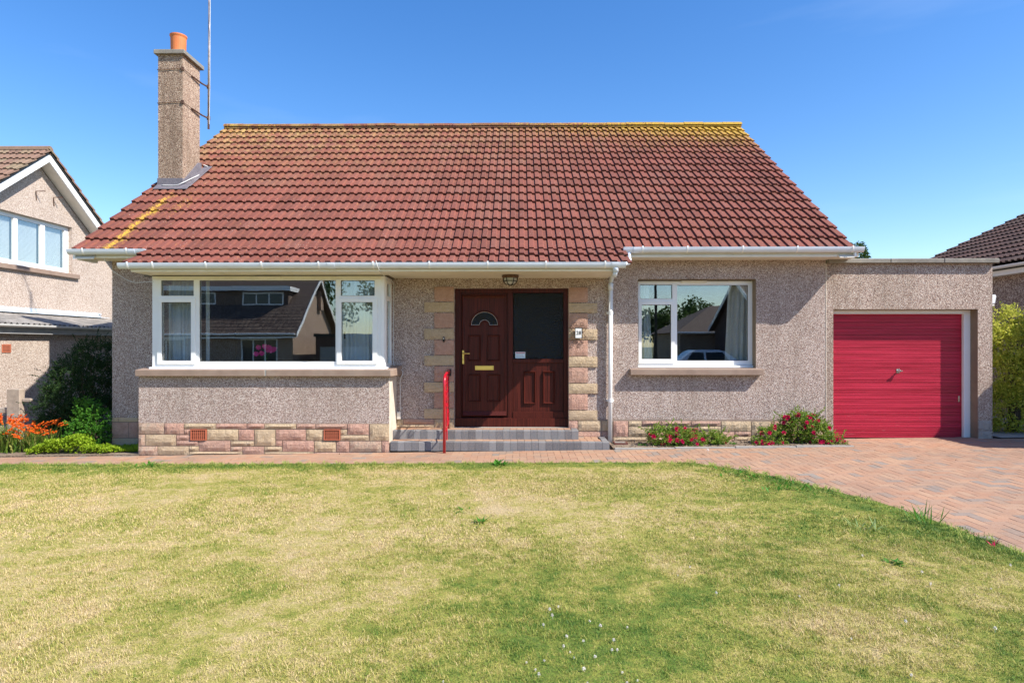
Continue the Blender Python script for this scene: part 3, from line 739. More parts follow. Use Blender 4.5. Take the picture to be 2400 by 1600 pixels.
mb = MB(); mb.box(PXR - 0.02, PXR + 0.035, YF - 0.03, YW - 0.003, fz0 - 0.011, fz0 + 0.02); mb.build('window_nosing', M_white, bayw, bevel=0.004)

# small window at the right
YS = 10.35
sx0_, sx1_ = WX0 + 0.004, WX1 - 0.005
hs = [px_rect(1500, 1575.7, 667, 700, YS), px_rect(1497.5, 1579.5, 710, 848, YS), px_rect(1587, 1753.5, 668, 845, YS)]
wz1 = WZ1 - 0.02; wz0 = PZ(855, YS, 1630)
sw = bars('small_window', (sx0_, sx1_, wz0, wz1), hs, YS, YS + 0.06, bung)
for h in (hs[0], hs[2]): pane(*h, YS + 0.03, sw); gasket(*h, YS + 0.026, sw)
o_ = px_rect(1496.5, 1582, 706.5, 851, YS - .02); h = px_rect(1504, 1573, 714, 841, YS - .02)
bars('sash', o_, [h], YS - 0.022, YS + 0.04, sw, bevel=0.010); pane(*h, YS + 0.015, sw); gasket(*h, YS + 0.010, sw)
mb = MB(); mb.box(sx0_, sx1_, YS - 0.045, YS + 0.05, WZ0 + 0.014, WZ0 + 0.048); mb.box(sx0_, sx1_, YS - 0.02, YS + 0.05, WZ0 + 0.05, wz0 - .002)
mb.build('window_nosing', M_white, sw, bevel=0.005)
v0, vz_ = P(1597, 657.5, YS - .03); v1, vy_ = P(1657, 661, YS - .03)
mb = MB(); mb.box(v0, v1, YS - 0.04, YS - 0.001, vy_ - .006, vz_); mb.build('trickle_vent', M_fascia, sw, bevel=0.004)

# ---------------- front door with side panel
YD = 10.31
df = bars('front_door', (DX0, DX1, PZ(998, YD), DZ1), [px_rect(1080, 1190, 687, 978, YD), px_rect(1202, 1321, 686, 841, YD), px_rect(1202, 1321, 843, 979, YD)], YD, YD + 0.07, bung, M_wood, bevel=0.006)
df['label'] = 'dark brown wood-grained door frame holding the door leaf and the glazed side panel'
# door leaf with an arched light: face built round a half-annulus
lx0, lx1, lz0, lz1 = px_rect(1081, 1189.5, 688, 976, YD)
YL = YD + 0.014
ax, az = P(1040 + 428 / 4.48, 660 + 455 / 4.48, YL); RO = 140 / 4.48 / 1500 * YL; RI = 52 / 4.48 / 1500 * YL
def ann(nseg):
    o = [(ax + RO * math.cos(math.pi * k / nseg), az + RO * math.sin(math.pi * k / nseg)) for k in range(nseg + 1)]
    i = [(ax + RI * math.cos(math.pi * k / nseg), az + RI * math.sin(math.pi * k / nseg)) for k in range(nseg, -1, -1)]
    return o + i
arch = ann(14)
bm = bmesh.new()
def ring(pts, y): return [bm.verts.new((x, y, z)) for x, z in pts]
outer = ring([(lx0, lz0), (lx1, lz0), (lx1, lz1), (lx0, lz1)], YL); inner = ring(arch, YL)
for lp in (outer, inner):
    for a, b in zip(lp, lp[1:] + lp[:1]): bm.edges.new((a, b))
bmesh.ops.triangle_fill(bm, edges=bm.edges[:], use_beauty=True)
ex = bmesh.ops.extrude_face_region(bm, geom=bm.faces[:])
bmesh.ops.translate(bm, verts=[e for e in ex['geom'] if isinstance(e, bmesh.types.BMVert)], vec=(0, 0.045, 0))
bmesh.ops.recalc_face_normals(bm, faces=bm.faces)
me = bpy.data.meshes.new('door_leaf'); bm.to_mesh(me); bm.free(); me.materials.append(M_wood)
leafo = put('door_leaf', me, df)
mb = MB(); mb.prism([(x, z) for x, z in arch], 'y', YL + 0.015, YL + 0.02); mb.build('arched_pane', M_glass_obs, df)
mb = MB()
for R_, w in ((RO, 0.006), (RI, 0.006)):
    mb.tube([(ax + (R_ - (0.004 if R_ == RO else -0.004)) * math.cos(math.pi * k / 14), YL + 0.008, az + (R_ - (0.004 if R_ == RO else -0.004)) * math.sin(math.pi * k / 14)) for k in range(15)], 0.0035, 6)
mb.tube([(ax - RO, YL + .008, az + .003), (ax - RI, YL + .008, az + .003)], .0035, 6); mb.tube([(ax + RI, YL + .008, az + .003), (ax + RO, YL + .008, az + .003)], .0035, 6)
mb.build('glass_border', simple('lead_came', (0.55, 0.5, 0.48), 0.5), df)
mb = MB(); mb.tube([(ax + (RO + .016) * math.cos(math.pi * k / 16), YL - 0.002, az - .005 + (RO + .016) * math.sin(math.pi * k / 16)) for k in range(17)], 0.013, 8)
mb.tube([(ax - RO - .03, YL - .002, az - .018), (ax - RI, YL - .002, az - .018)], .010, 6); mb.tube([(ax + RI, YL - .002, az - .018), (ax + RO + .03, YL - .002, az - .018)], .010, 6)
mb.tube([(ax + (RI - .012) * math.cos(math.pi * k / 10), YL - 0.002, az - .012 + (RI - .012) * math.sin(math.pi * k / 10)) for k in range(11)], 0.010, 8)
mb.build('arch_moulding', M_wood, df, smooth=True)
def molding(a, b, c, d, Y, parent, w=0.022, h=0.020):
    x0, x1, z0, z1 = px_rect(1040 + a / 4.48, 1040 + b / 4.48, 660 + c / 4.48, 660 + d / 4.48, Y)
    pr = [(0, 0), (w * .35, h), (w, h * .35), (w, 0)]
    mb = MB()
    vs = []
    for (cx, cz, sx, sz) in ((x0, z0, 1, 1), (x1, z0, -1, 1), (x1, z1, -1, -1), (x0, z1, 1, -1)):
        vs += [(cx + sx * o, Y - q, cz + sz * o) for o, q in pr]
    fs = [(k * 4 + i, ((k + 1) % 4) * 4 + i, ((k + 1) % 4) * 4 + i + 1, k * 4 + i + 1) for k in range(4) for i in range(3)]
    mb.add(vs, fs); return mb.build('panel_moulding', M_wood, parent)
for r_ in ((258, 388, 560, 832), (458, 590, 560, 832), (258, 388, 970, 1258), (458, 592, 970, 1258)): molding(*r_, YL, df)
molding(190, 665, 140, 1412, YL, df, 0.05, 0.012)
mb = MB(); x0, x1, z0, z1 = px_rect(1040 + 200 / 4.48, 1040 + 655 / 4.48, 660 + 1360 / 4.48, 660 + 1402 / 4.48, YL - .03)
mb.prism([(YL, z0), (YL - 0.045, z0), (YL - 0.012, z1), (YL, z1)], 'x', x0, x1); mb.build('weather_bar', M_wood, df)
# side panel
x0, x1, z0, z1 = px_rect(1203, 1320, 844, 978, YD)
mb = MB(); mb.box(x0, x1, YD + 0.012, YD + 0.05, z0, z1); mb.build('side_panel', M_wood, df)
for r_ in ((838, 966, 938, 1280), (1040, 1168, 938, 1280)): molding(*r_, YD + 0.012, df, 0.026, 0.030)
mb = MB(); xa, xb, za, zb_ = px_rect(1202, 1321, 841.5, 850, YD - .012); mb.box(xa, xb, YD - 0.014, YD - 0.001, za, zb_); mb.build('panel_rail', M_wood, df, bevel=0.004); mb = MB()
xa, xb, za, zb_ = px_rect(1202, 1321, 964, 980, YD - .012); mb.box(xa, xb, YD - 0.012, YD - 0.001, za, zb_); mb.build('panel_rail', M_wood, df, bevel=0.004)
h = px_rect(1203, 1320.5, 687, 840.5, YD); pane(*h, YD + 0.03, df, M_glass_obs)
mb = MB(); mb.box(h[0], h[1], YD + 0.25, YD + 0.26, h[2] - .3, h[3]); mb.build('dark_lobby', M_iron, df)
# threshold
mb = MB(); xa, xb, za, zb_ = px_rect(1065, 1332.5, 981, 997, YD - .02); mb.box(DX0, DX1, YD - 0.03, YD - 0.001, PZ(998, YD) - .01, zb_ + 0.01); mb.build('threshold', M_wood, df, bevel=0.005)
mb = MB(); mb.box(DX0, DX1, 10.19, YD + 0.2, 0.1, PZ(998, YD) - 0.012); mb.build('door_step', M_conc, bung)
# brass letterbox, handle
x0, x1, z0, z1 = px_rect(1040 + 328 / 4.48, 1040 + 525 / 4.48, 660 + 880 / 4.48, 660 + 928 / 4.48, YL)
lb = MB(); lb.box(x0, x1, YL - 0.008, YL - .0005, z0, z1); lb = lb.build('letterbox', M_brass, df, bevel=0.004)
mb = MB(); mb.box(x0 + .018, x1 - .018, YL - 0.014, YL - 0.0085, z0 + .014, z1 - .010); mb.build('letter_flap', M_brass, df, bevel=0.003)
x0, x1, z0, z1 = px_rect(1040 + 192 / 4.48, 1040 + 215 / 4.48, 660 + 718 / 4.48, 660 + 865 / 4.48, YL - .01)
hd = MB(); hd.box(x0, x1, YL - 0.012, YL - .0005, z0, z1); hd = hd.build('door_handle', M_brass, df, bevel=0.005)
hz = PZ(660 + 752 / 4.48, YL); xc = (x0 + x1) / 2
mb = MB(); mb.tube([(xc, YL - .012, hz), (xc, YL - .055, hz), (xc + .02, YL - .062, hz), (PX(1040 + 278 / 4.48, YL), YL - .06, hz - .003)], .009, 8)
mb.lathe([(.0, YL - .014), (.011, YL - .014), (.011, YL - .012)], (xc, 0, PZ(660 + 815 / 4.48, YL)), 10, 'y'); mb.build('lever', M_brass, df, smooth=True)
# sticker inside the side light: red band over small print
x0, x1, z0, z1 = px_rect(1040 + 752 / 4.48, 1040 + 856 / 4.48, 660 + 736 / 4.48, 660 + 803 / 4.48, YD + .028)
stk = MB(); stk.box(x0, x1, YD + .0270, YD + .0285, z0, z1); stk = stk.build('door_sticker', simple('sticker_white', (0.62, 0.72, 0.78), 0.4, var=.02), df)
mb = MB()
for k in range(4): mb.box(x0 + .012 + .003 * (k % 2), x1 - .014 - .010 * (k % 3), YD + .0262, YD + .0269, z0 + .018 + k * .016, z0 + .023 + k * .016)
mb.build('print_lines', simple('sticker_grey', (0.30, 0.36, 0.42), 0.5), df)
mb = MB(); mb.box(x0 + .008, x1 - .008, YD + .0262, YD + .0269, z1 - .022, z1 - .006); mb.build('print_band', simple('sticker_red', (0.45, 0.12, 0.14), 0.5), df)

# ================================================================== ROOF
PIT = math.atan2(ZR - 0.10 - 3.085, YR - 9.75)
YE, ZE = 9.75, 3.085
G = (Vector((YR, ZR - 0.10)) - Vector((YE, ZE))).length / 17.0
TW = (PX(2010, YE) + 0.0 - PX(168.6, YE)) / 41.0
RX0 = PX(168.6, YE)
def tile_mesh(name, w, ribs, L, mat):
    pr = []; p = w / ribs
    for k in range(ribs):
        o = k * p
        pr += [(o, 0.0), (o + .002, .026), (o + p * .47, .026), (o + p * .58, .001), (o + p * .995, .0)]
    n = len(pr); b = MB(); lift0, lift1 = .046, .001; th = .024
    vs = [(x, 0, z + lift0) for x, z in pr] + [(x, L, z + lift1) for x, z in pr] + [(x, 0.002, z + lift0 - th) for x, z in pr] + [(x, L, z + lift1 - th) for x, z in pr]
    fs = [(i, i + 1, n + i + 1, n + i) for i in range(n - 1)] + [(2 * n + i, 2 * n + i + 1, i + 1, i) for i in range(n - 1)]
    fs += [(2 * n, 0, n, 3 * n), (n - 1, 3 * n - 1, 4 * n - 1, 2 * n - 1)]
    b.add(vs, fs); return b.mesh(name, mat)
ZOFF = -0.036 * 0.0
me_tile = tile_mesh('tile', TW - .002, 2, G + .075, M_tile)
me_tile1 = tile_mesh('tile_narrow', TW / 2 - .001, 1, G + .075, M_tile)
roof_deck = MB()
SL = G * 17
def slope_M(x, s, y0, z0, pit, jz=0.0, jr=0.0):
    return Matrix.Translation((x, y0 + s * math.cos(pit), z0 + s * math.sin(pit))) @ Euler((pit, 0, 0)).to_matrix().to_4x4() @ Matrix.Translation((0, 0, -0.045 + jz)) @ Euler((0, 0, jr)).to_matrix().to_4x4()
tiles = []; rt = random.Random(11)
KP = math.radians(25)
X1_LOW = PX(1469, 9.13)
k0 = 4
LX0 = RX0 + k0 * TW
for row in range(2):
    yy, zz = 9.13, 2.800
    xx = LX0; 
    while xx < X1_LOW - 0.05:
        me = me_tile if xx + TW < X1_LOW + 0.08 else me_tile1
        tiles.append((me, slope_M(xx, row * 0.3730, yy, zz, KP, rt.uniform(-.002, .002), rt.uniform(-.004, .004)), row))
        xx += TW if me is me_tile else TW / 2
for row in range(17):
    for k in range(41):
        s = row * G
        tiles.append((me_tile, slope_M(RX0 + k * TW, s, YE, ZE, PIT, rt.uniform(-.0025, .0025), rt.uniform(-.004, .004)), row + 2))
tiles.sort(key=lambda e: e[2])
# deck (battens and felt under the tiles) is the roof part itself
mb = MB()
n_ = Vector((0, -math.sin(PIT), math.cos(PIT)))
dk = 0.05
dz_ = .10 * math.tan(PIT)
mb.prism([(YE + .10, ZE - .055 + dz_), (YR, ZR - 0.10 - .075), (2 * YR - YE - .10, ZE - .055 + dz_), (2 * YR - YE - .10, ZE - .13 + dz_), (YR, ZR - .26), (YE + .10, ZE - .13 + dz_)], 'x', RX0 + 0.02, RX0 + 41 * TW - 0.02)
roof = mb.build('roof', M_iron, bung)
mb = MB(); mb.prism([(9.24, 2.775), (9.84, 3.058), (9.84, 2.98), (9.24, 2.76)], 'x', LX0 + 0.02, X1_LOW - 0.03); mb.build('lower_deck', M_iron, roof)
mb = MB(); mb.prism([(YR - .02, ZR - .115), (2 * YR - YE, ZE - .02), (2 * YR - YE, ZE - .06), (YR - .02, ZR - .155)], 'x', RX0, RX0 + 41 * TW); mb.build('rear_slope', M_tile, roof)
for me, M, _ in tiles[:300]:
    o = put('tile', me, roof); o.matrix_local = M
joined('tile_field', None, [(me, M) for me, M, _ in tiles[300:]], M_tile, roof)
# ridge tiles
nr = 27; rl = (41 * TW) / nr
b = MB(); prr = []
for k in range(7):
    a = math.pi * k / 6; prr.append((math.cos(a) * 0.135, math.sin(a) * 0.085))
n = len(prr); vs = [(0.004, y, z) for y, z in prr] + [(rl - .004, y, z) for y, z in prr] + [(0.004, y * .86, z - .018) for y, z in prr] + [(rl - .004, y * .86, z - .018) for y, z in prr]
b.add(vs, [(i, n + i, n + i + 1, i + 1) for i in range(n - 1)] + [(i, i + 1, 2 * n + i + 1, 2 * n + i) for i in range(n - 1)] + [(n + i + 1, n + i, 3 * n + i, 3 * n + i + 1) for i in range(n - 1)])
me_ridge = b.mesh('ridge_tile', M_tile)
for k in range(nr):
    o = put('ridge_tile', me_ridge, roof, (RX0 + k * rl, YR, ZR - 0.115 + rt.uniform(-.006, .006)), (0, rt.uniform(-.006, .006), rt.uniform(-.01, .01)))
mb = MB(); mb.prism([(YR - .12, ZR - .16), (YR + .12, ZR - .16), (YR + .09, ZR - .06), (YR - .09, ZR - .06)], 'x', RX0 + .01, RX0 + 41 * TW - .01); mb.build('ridge_mortar', M_tile, roof)
# bargeboards and verge
def slope_bar(x0, x1, off0, off1, name, mat, ya=YE - 0.0, yb=YR, parent=bung):
    mb = MB(); t_ = math.tan(PIT)
    z = lambda y: ZE + (y - YE) * t_
    mb.prism([(ya, z(ya) + off0), (yb, z(yb) + off0), (yb, z(yb) + off1), (ya, z(ya) + off1)], 'x', x0, x1); return mb.build(name, mat, parent)
slope_bar(RX0 + 0.015, RX0 + 0.04, -0.15, -0.045, 'bargeboard', M_white)
RXE = RX0 + 41 * TW
slope_bar(RXE - 0.045, RXE - 0.015, -0.125, -0.065, 'bargeboard', M_white)
slope_bar(RX0 + 0.04, XL, -0.145, -0.132, 'verge_soffit', M_fascia); slope_bar(XR, RXE - 0.045, -0.145, -0.132, 'verge_soffit', M_fascia)

# ---------------- fascia, soffit, gutters
def eaves(x0, x1, yf, zs, ztop, yw):
    mb = MB(); mb.box(x0, x1, yf + 0.012, yf + 0.03, zs + .035, ztop); mb.build('fascia', M_fascia, bung)
    mb = MB(); mb.box(x0, x1, yf, yf + 0.034, zs, zs + 0.034); mb.build('fascia_lip', M_fascia, bung, bevel=0.003)
    mb = MB(); mb.box(x0, x1, yf + 0.034, yw, zs + 0.004, zs + 0.014)
    return mb.build('soffit', M_fascia, bung)
ZS_U = 2.96; ZS_L = 2.677
UX0L = PX(191, 9.81)
UX1R = PX(2009, 9.81)
eaves(UX0L, PX(330, 9.81), 9.81, ZS_U, 3.045, YW)
eaves(PX(1445, 9.81), UX1R, 9.81, ZS_U, 3.045, YW)
LXa, LXb = PX(308, 9.2), PX(1445, 9.2)
eaves(LXa, LXb, 9.2, ZS_L, 2.765, YW - 0.001)
# box ends and cheeks of the lower eaves
mb = MB()
for xx in (LXa - 0.012, LXb): mb.prism([(9.2, ZS_L), (9.2, 2.75), (9.84, 3.02), (YW, 3.02), (YW, ZS_L)], 'x', xx, xx + 0.012)
mb.build('eaves_cheek', M_fascia, bung)
mb = MB()
mb.prism([(9.81, ZS_U - .03), (9.81, 3.04), (10.2, 3.30), (10.2, ZS_U - .03)], 'x', UX0L - 0.07, UX0L)
mb.build('box_end', M_white, bung, bevel=0.004)
mb = MB(); mb.prism([(9.81, ZS_U), (9.81, 3.04), (10.2, 3.30), (10.2, ZS_U)], 'x', UX1R, UX1R + .02); mb.build('box_end', M_fascia, bung)
def gutter(x0, x1, yc, zt, name='gutter', R=0.058):
    n = 10; prof = [(yc - R * math.cos(math.pi * k / n), zt - 1.32 * R * math.sin(math.pi * k / n)) for k in range(n + 1)]
    inn = [(yc - (R - .005) * math.cos(math.pi * k / n), zt - (1.32 * R - .005) * math.sin(math.pi * k / n)) for k in range(n, -1, -1)]
    mb = MB(); mb.prism(prof + inn, 'x', x0, x1)
    me_o = mb.build(name, M_gutter, bung)
    mb = MB(); mb.prism(prof, 'x', x0 - .004, x0 - .0005); mb.prism(prof, 'x', x1 + .0005, x1 + .004); mb.build('stop_end', M_gutter, me_o)
    mb = MB(); mb.box(x0, x1, yc - R - .002, yc - R + .006, zt - .004, zt + .004); mb.build('gutter_rim', M_gutter, me_o)
    return me_o
def bracket_mesh(R=0.058, w=0.022):
    n = 12; o = [(-(R + .005) * math.cos(math.pi * k / n), -(1.32 * R + .005) * math.sin(math.pi * k / n)) for k in range(-1, n + 1)]
    i = [(-(R + .0005) * math.cos(math.pi * k / n), -(1.32 * R + .0005) * math.sin(math.pi * k / n)) for k in range(n, -2, -1)]
    b = MB(); b.prism(o + i, 'x', -w / 2, w / 2); b.box(-w / 2 - .005, w / 2 + .005, R, R + .03, -.05, .01); me = b.mesh('gutter_bracket', M_white)
    return me
me_br = bracket_mesh()
b = MB(); n = 12; R = .058
b.prism([(-(R + .006) * math.cos(math.pi * k / n), -(1.32 * R + .006) * math.sin(math.pi * k / n)) for k in range(n + 1)] + [(-(R + .0005) * math.cos(math.pi * k / n), -(1.32 * R + .0005) * math.sin(math.pi * k / n)) for k in range(n, -1, -1)], 'x', -.05, .05)
me_un = b.mesh('gutter_union', M_gutter)
YGU, YGL = 9.755, 9.147
def zg(px, py, y): return PZ(py, y, px)
g1 = gutter(PX(155, YGU - .058), PX(336, YGU - .058) + .02, YGU, zg(200, 584, YGU - .058))
g2 = gutter(PX(1462, YGU - .058), PX(2027, YGU - .058), YGU, zg(1700, 579, YGU - .058))
g3 = gutter(PX(274, YGL - .058), PX(1467, YGL - .058), YGL, zg(870, 615.5, YGL - .058))
for lst, g, y, zt in (((192, 295), g1, YGU, zg(200, 584, YGU - .058)), ((1507, 1612, 1742, 1870, 2000), g2, YGU, zg(1700, 579, YGU - .058)), ((297, 356, 481, 612, 746, 874, 1006, 1143, 1280, 1419), g3, YGL, zg(870, 615.5, YGL - .058))):
    for px in lst: put('gutter_bracket', me_br, g, (PX(px, y - .058), y, zt))
for px, g, y, zt in ((307, g1, YGU, zg(200, 584, YGU - .058)), (1493, g2, YGU, zg(1700, 579, YGU - .058)), (775, g3, YGL, zg(870, 615.5, YGL - .058)), (1443, g3, YGL, zg(870, 615.5, YGL - .058))):
    put('gutter_union', me_un, g, (PX(px, y - .058), y, zt))
# swan neck from the upper to the lower gutter
zu = zg(1700, 579, YGU - .058); zl = zg(870, 615.5, YGL - .058)
xn = PX(1474, YGU)
mb = MB(); mb.tube([(xn, YGU, zu - .04), (xn, YGU, zu - .17), (xn - .01, YGU - .03, zu - .23), (PX(1462, 9.5), 9.45, zl + .02), (PX(1458, 9.2), 9.19, zl + .01)], .034, 12); mb.tube([(xn, YGU, zu - .165), (xn, YGU, zu - .205)], .04, 12)
mb.build('swan_neck', M_gutter, bung, smooth=True)
# downpipe: from the lower gutter back under the soffit to the wall and down
xd = PX(1443, YGL); xw = PX(1431.5, 10.13); ydp = 10.135
mb = MB()
mb.tube([(xd, YGL, zl - .04), (xd, YGL, zl - .13)], .042, 12)
mb.tube([(xd, YGL, zl - .12), (xd - .004, YGL + .05, zl - .17), (xw + .02, ydp - .08, PZ(648, ydp) + .02), (xw, ydp, PZ(660, ydp)), (xw, ydp, PZ(676, ydp))], .034, 12)
mb.tube([(xw, ydp, PZ(664, ydp)), (xw, ydp, PZ(680, ydp))], .041, 12)
dp = MB(); dp.tube([(xw, ydp, PZ(672, ydp)), (xw - .012, ydp, PZ(1037, ydp))], .034, 14); dp = dp.build('downpipe', M_white, bung, smooth=True)
mb.build('offset_bend', M_gutter, dp, smooth=True)
mb = MB()
for py in (733, 938): mb.tube([(xw - .004, ydp, PZ(py - 4, ydp)), (xw - .004, ydp, PZ(py + 4, ydp))], .040, 12); mb.box(xw - .06, xw + .05, ydp + .03, ydp + .064, PZ(py + 3, ydp), PZ(py - 2, ydp))
mb.build('pipe_clip', M_white, dp)

# ---------------- chimney
CX0, CX1, CY0, CY1 = -6.74, -6.28, 11.85, 12.49
ch = MB(); ch.box(CX0, CX1, CY0, CY1, 3.9, 7.02); ch = ch.build('chimney', M_harl_chim, bung)
mb = MB(); mb.box(CX0 - .055, CX1 + .06, CY0 - .06, CY1 + .06, 7.02, 7.10); mb.build('chimney_cap', M_cope, ch, bevel=0.008)
mb = MB(); pc = (-6.47, 12.06, 0)
mb.lathe([(.0, 7.095), (.15, 7.095), (.15, 7.12), (.133, 7.15), (.138, 7.42), (.152, 7.45), (.152, 7.47), (.128, 7.47), (.120, 7.30), (0, 7.30)], pc, 24); mb.build('chimney_pot', M_terra, ch, smooth=False)
t_ = math.tan(PIT); zrf = lambda y: ZE + (y - YE) * t_
mb = MB()
mb.box(CX0 - .012, CX1 + .012, CY0 - .014, CY0 - .001, zrf(CY0) - .05, zrf(CY0) + .16)
mb.prism([(CY0 - .14, zrf(CY0 - .14) + .038), (CY0 - .0, zrf(CY0) + .050), (CY0 - .0, zrf(CY0) + .035), (CY0 - .14, zrf(CY0 - .14) + .02)], 'x', CX0 - .02, CX1 + .15)
mb.prism([(CY0 - .02, zrf(CY0) - .05), (CY1 + .05, zrf(CY1 + .05) - .05), (CY1 + .05, zrf(CY1) + .19), (CY1 - .10, zrf(CY1) + .15), (CY0 + .3, zrf(CY0 + .3) + .17), (CY0 + .05, zrf(CY0) + .17), (CY0 - .02, zrf(CY0) + .14)], 'x', CX1 + .001, CX1 + .013)
mb.prism([(CY0 - .05, zrf(CY0 - .05) + .03), (CY1 + .16, zrf(CY1 + .16) + .03), (CY1 + .16, zrf(CY1 + .16) + .044), (CY0 - .05, zrf(CY0 - .05) + .044)], 'x', CX1 + .013, CX1 + .17)
mb.build('lead_flashing', M_lead, ch, bevel=0.004)
# ================================================================== GARAGE
gar = thing('garage', (6.2, 10.2, 0.13), 'flat-roofed pebble-dashed garage with a crimson up-and-over door, joined to the bungalow', 'garage')
GX0, GX1 = XR + 0.012, PX(2326, YW)
GO0, GO1, GOZ = PX(1953, YW), PX(2292, YW), PZ(725, YW)
CZ0, CZ1 = PZ(617.5, 10.12), PZ(607, 10.12)
mb = MB(); wall_grid(mb, [GX0, GX1], [-0.3, CZ0], YW, 10.42, [(GO0, GO1, -0.35, GOZ)])
mb.build('front_wall', M_harl_garage, gar, recalc=False)
mb = MB(); mb.box(GX1 - 0.2, GX1, 10.42, 16.0, -0.3, CZ0); mb.box(GX0, GX0 + 0.15, 10.5, 16.0, -0.3, CZ0); mb.box(GX0 + .15, GX1 - .2, 15.8, 16.0, -.3, CZ0)
mb.build('side_wall', M_harl_garage, gar)
mb = MB(); mb.box(GX0 + .15, GX1 - .2, 10.42, 15.8, CZ0 - .12, CZ0 - .02); mb.build('flat_roof', M_cope, gar)
mb = MB(); mb.box(GX0 - 0.011, GX0 - 0.0005, YW - 0.004, YW + .02, 0.05, CZ0); mb.build('joint_strip', M_render, gar)
mb = MB(); mb.box(GO1 - .003, GO1 + .003, YW + .0006, 10.36, 0.12, GOZ - .003); mb.box(GO0, GO1, YW + .0006, 10.36, GOZ - .003, GOZ + .003); mb.build('reveal', M_reveal, gar)
cp = [GX0 - 0.0, PX(2088, 10.12), PX(2214, 10.12), GX1 + 0.06]
for a, b in zip(cp, cp[1:]):
    mb = MB(); mb.box(a + .003, b - .003, 10.12, 10.48, CZ0, CZ1); mb.build('coping_slab', M_cope, gar, bevel=0.008)
mb = MB(); mb.box(GX1 - .26, GX1 + 0.06, 10.484, 16.06, CZ0, CZ1 - .003); mb.build('coping_slab', M_cope, gar, bevel=0.008)
from_zoom([(1158, 1240, 1320, 1380, 'G'), (1158, 1240, 1383, 1445, 'G')], 2.613, 1850, 480, 10.196, gar, depth=0.012, back=0.02, seed=8)
YG = 10.42
gf = MB(); fx_o = PX(2276, 10.36); fx_i = PX(2259.5, 10.36); ft = PZ(736, 10.36)
gf.box(fx_i, GO1 - .004, 10.36, 10.46, gz(7) - .02, GOZ - .004); gf.box(GO0 - 0.03, fx_i - .001, 10.36, 10.46, ft, GOZ - .004); gf.box(GO0 - .06, GO0 - 0.002, 10.36, 10.46, gz(5) - .02, GOZ - .1)
gf = gf.build('door_frame', M_white, gar, bevel=0.004)
gd0, gd1, gdz0, gdz1 = GO0 - 0.001, fx_i + .01, PZ(1023.5, YG), ft + .02
# ribbed steel door sheet: broad bands with paired grooves
vs = []; prof = []; z = gdz0; per = 0.1035
while z < gdz1 - .001:
    for dz, dy in ((0, .010), (.004, .0), (.034, .0), (.037, .006), (.043, .006), (.046, .001), (.058, .001), (.061, .006), (.067, .006), (.070, .0), (.0995, .0)):
        if z + dz < gdz1: prof.append((z + dz, YG + dy))
    z += per
prof.append((gdz1, YG))
mb = MB(); n = len(prof)
mb.add([(gd0, y, z) for z, y in prof] + [(gd1, y, z) for z, y in prof], [(i, n + i, n + i + 1, i + 1) for i in range(n - 1)])
gdo = mb.build('garage_door', M_gdoor, gar, recalc=False)
mb = MB(); mb.box(gd0, gd1, YG + .03, YG + .06, gdz0 + .01, gdz1); mb.build('door_back', M_iron, gdo)
mb = MB(); mb.frame(gd0, gd1, gdz0, gdz1, .022, YG - .004, YG - .0005); mb.build('door_edge', M_gdoor, gdo)
hx, hz = P(1850 + 665 / 2.613, 480 + 1016 / 2.613, YG)
mb = MB(); mb.box(hx - .022, hx + .028, YG - .007, YG - .001, hz - .035, hz + .035); mb.lathe([(0, YG - .06), (.018, YG - .06), (.022, YG - .045), (.012, YG - .03), (.012, YG - .007)], (hx, 0, hz), 14, 'y')
mb.box(hx - .036, hx + .036, YG - .075, YG - .058, hz - .009, hz + .009)
mb.build('door_handle', M_chrome, gdo, bevel=0.002)
hx, hz = P(1850 + 1037 / 2.613, 480 + 1186 / 2.613, YG)
mb = MB(); mb.box(hx - .010, hx + .012, YG - .006, YG - .001, hz - .05, hz + .045); mb.build('lock_plate', M_chrome, gdo)
# white lamp on the garage side wall
lz0, lz1 = PZ(713, 10.25), PZ(692, 10.25)
lx = GX1
o = thing('security_light', (lx, 10.30, lz0), 'small white plastic light fixed high on the outer side of the garage', 'light')
mb = MB(); mb.prism([(lx + .001, lz0), (lx + .055, lz0 + .01), (lx + .075, lz1 - .02), (lx + .06, lz1), (lx + .001, lz1)], 'y', 10.215, 10.34); mb.build('lamp_body', M_white, o, bevel=0.004)
mb = MB(); mb.box(lx + .001, lx + .05, 10.225, 10.33, lz0 - .03, lz0 - .003); mb.build('sensor', M_fascia, o)

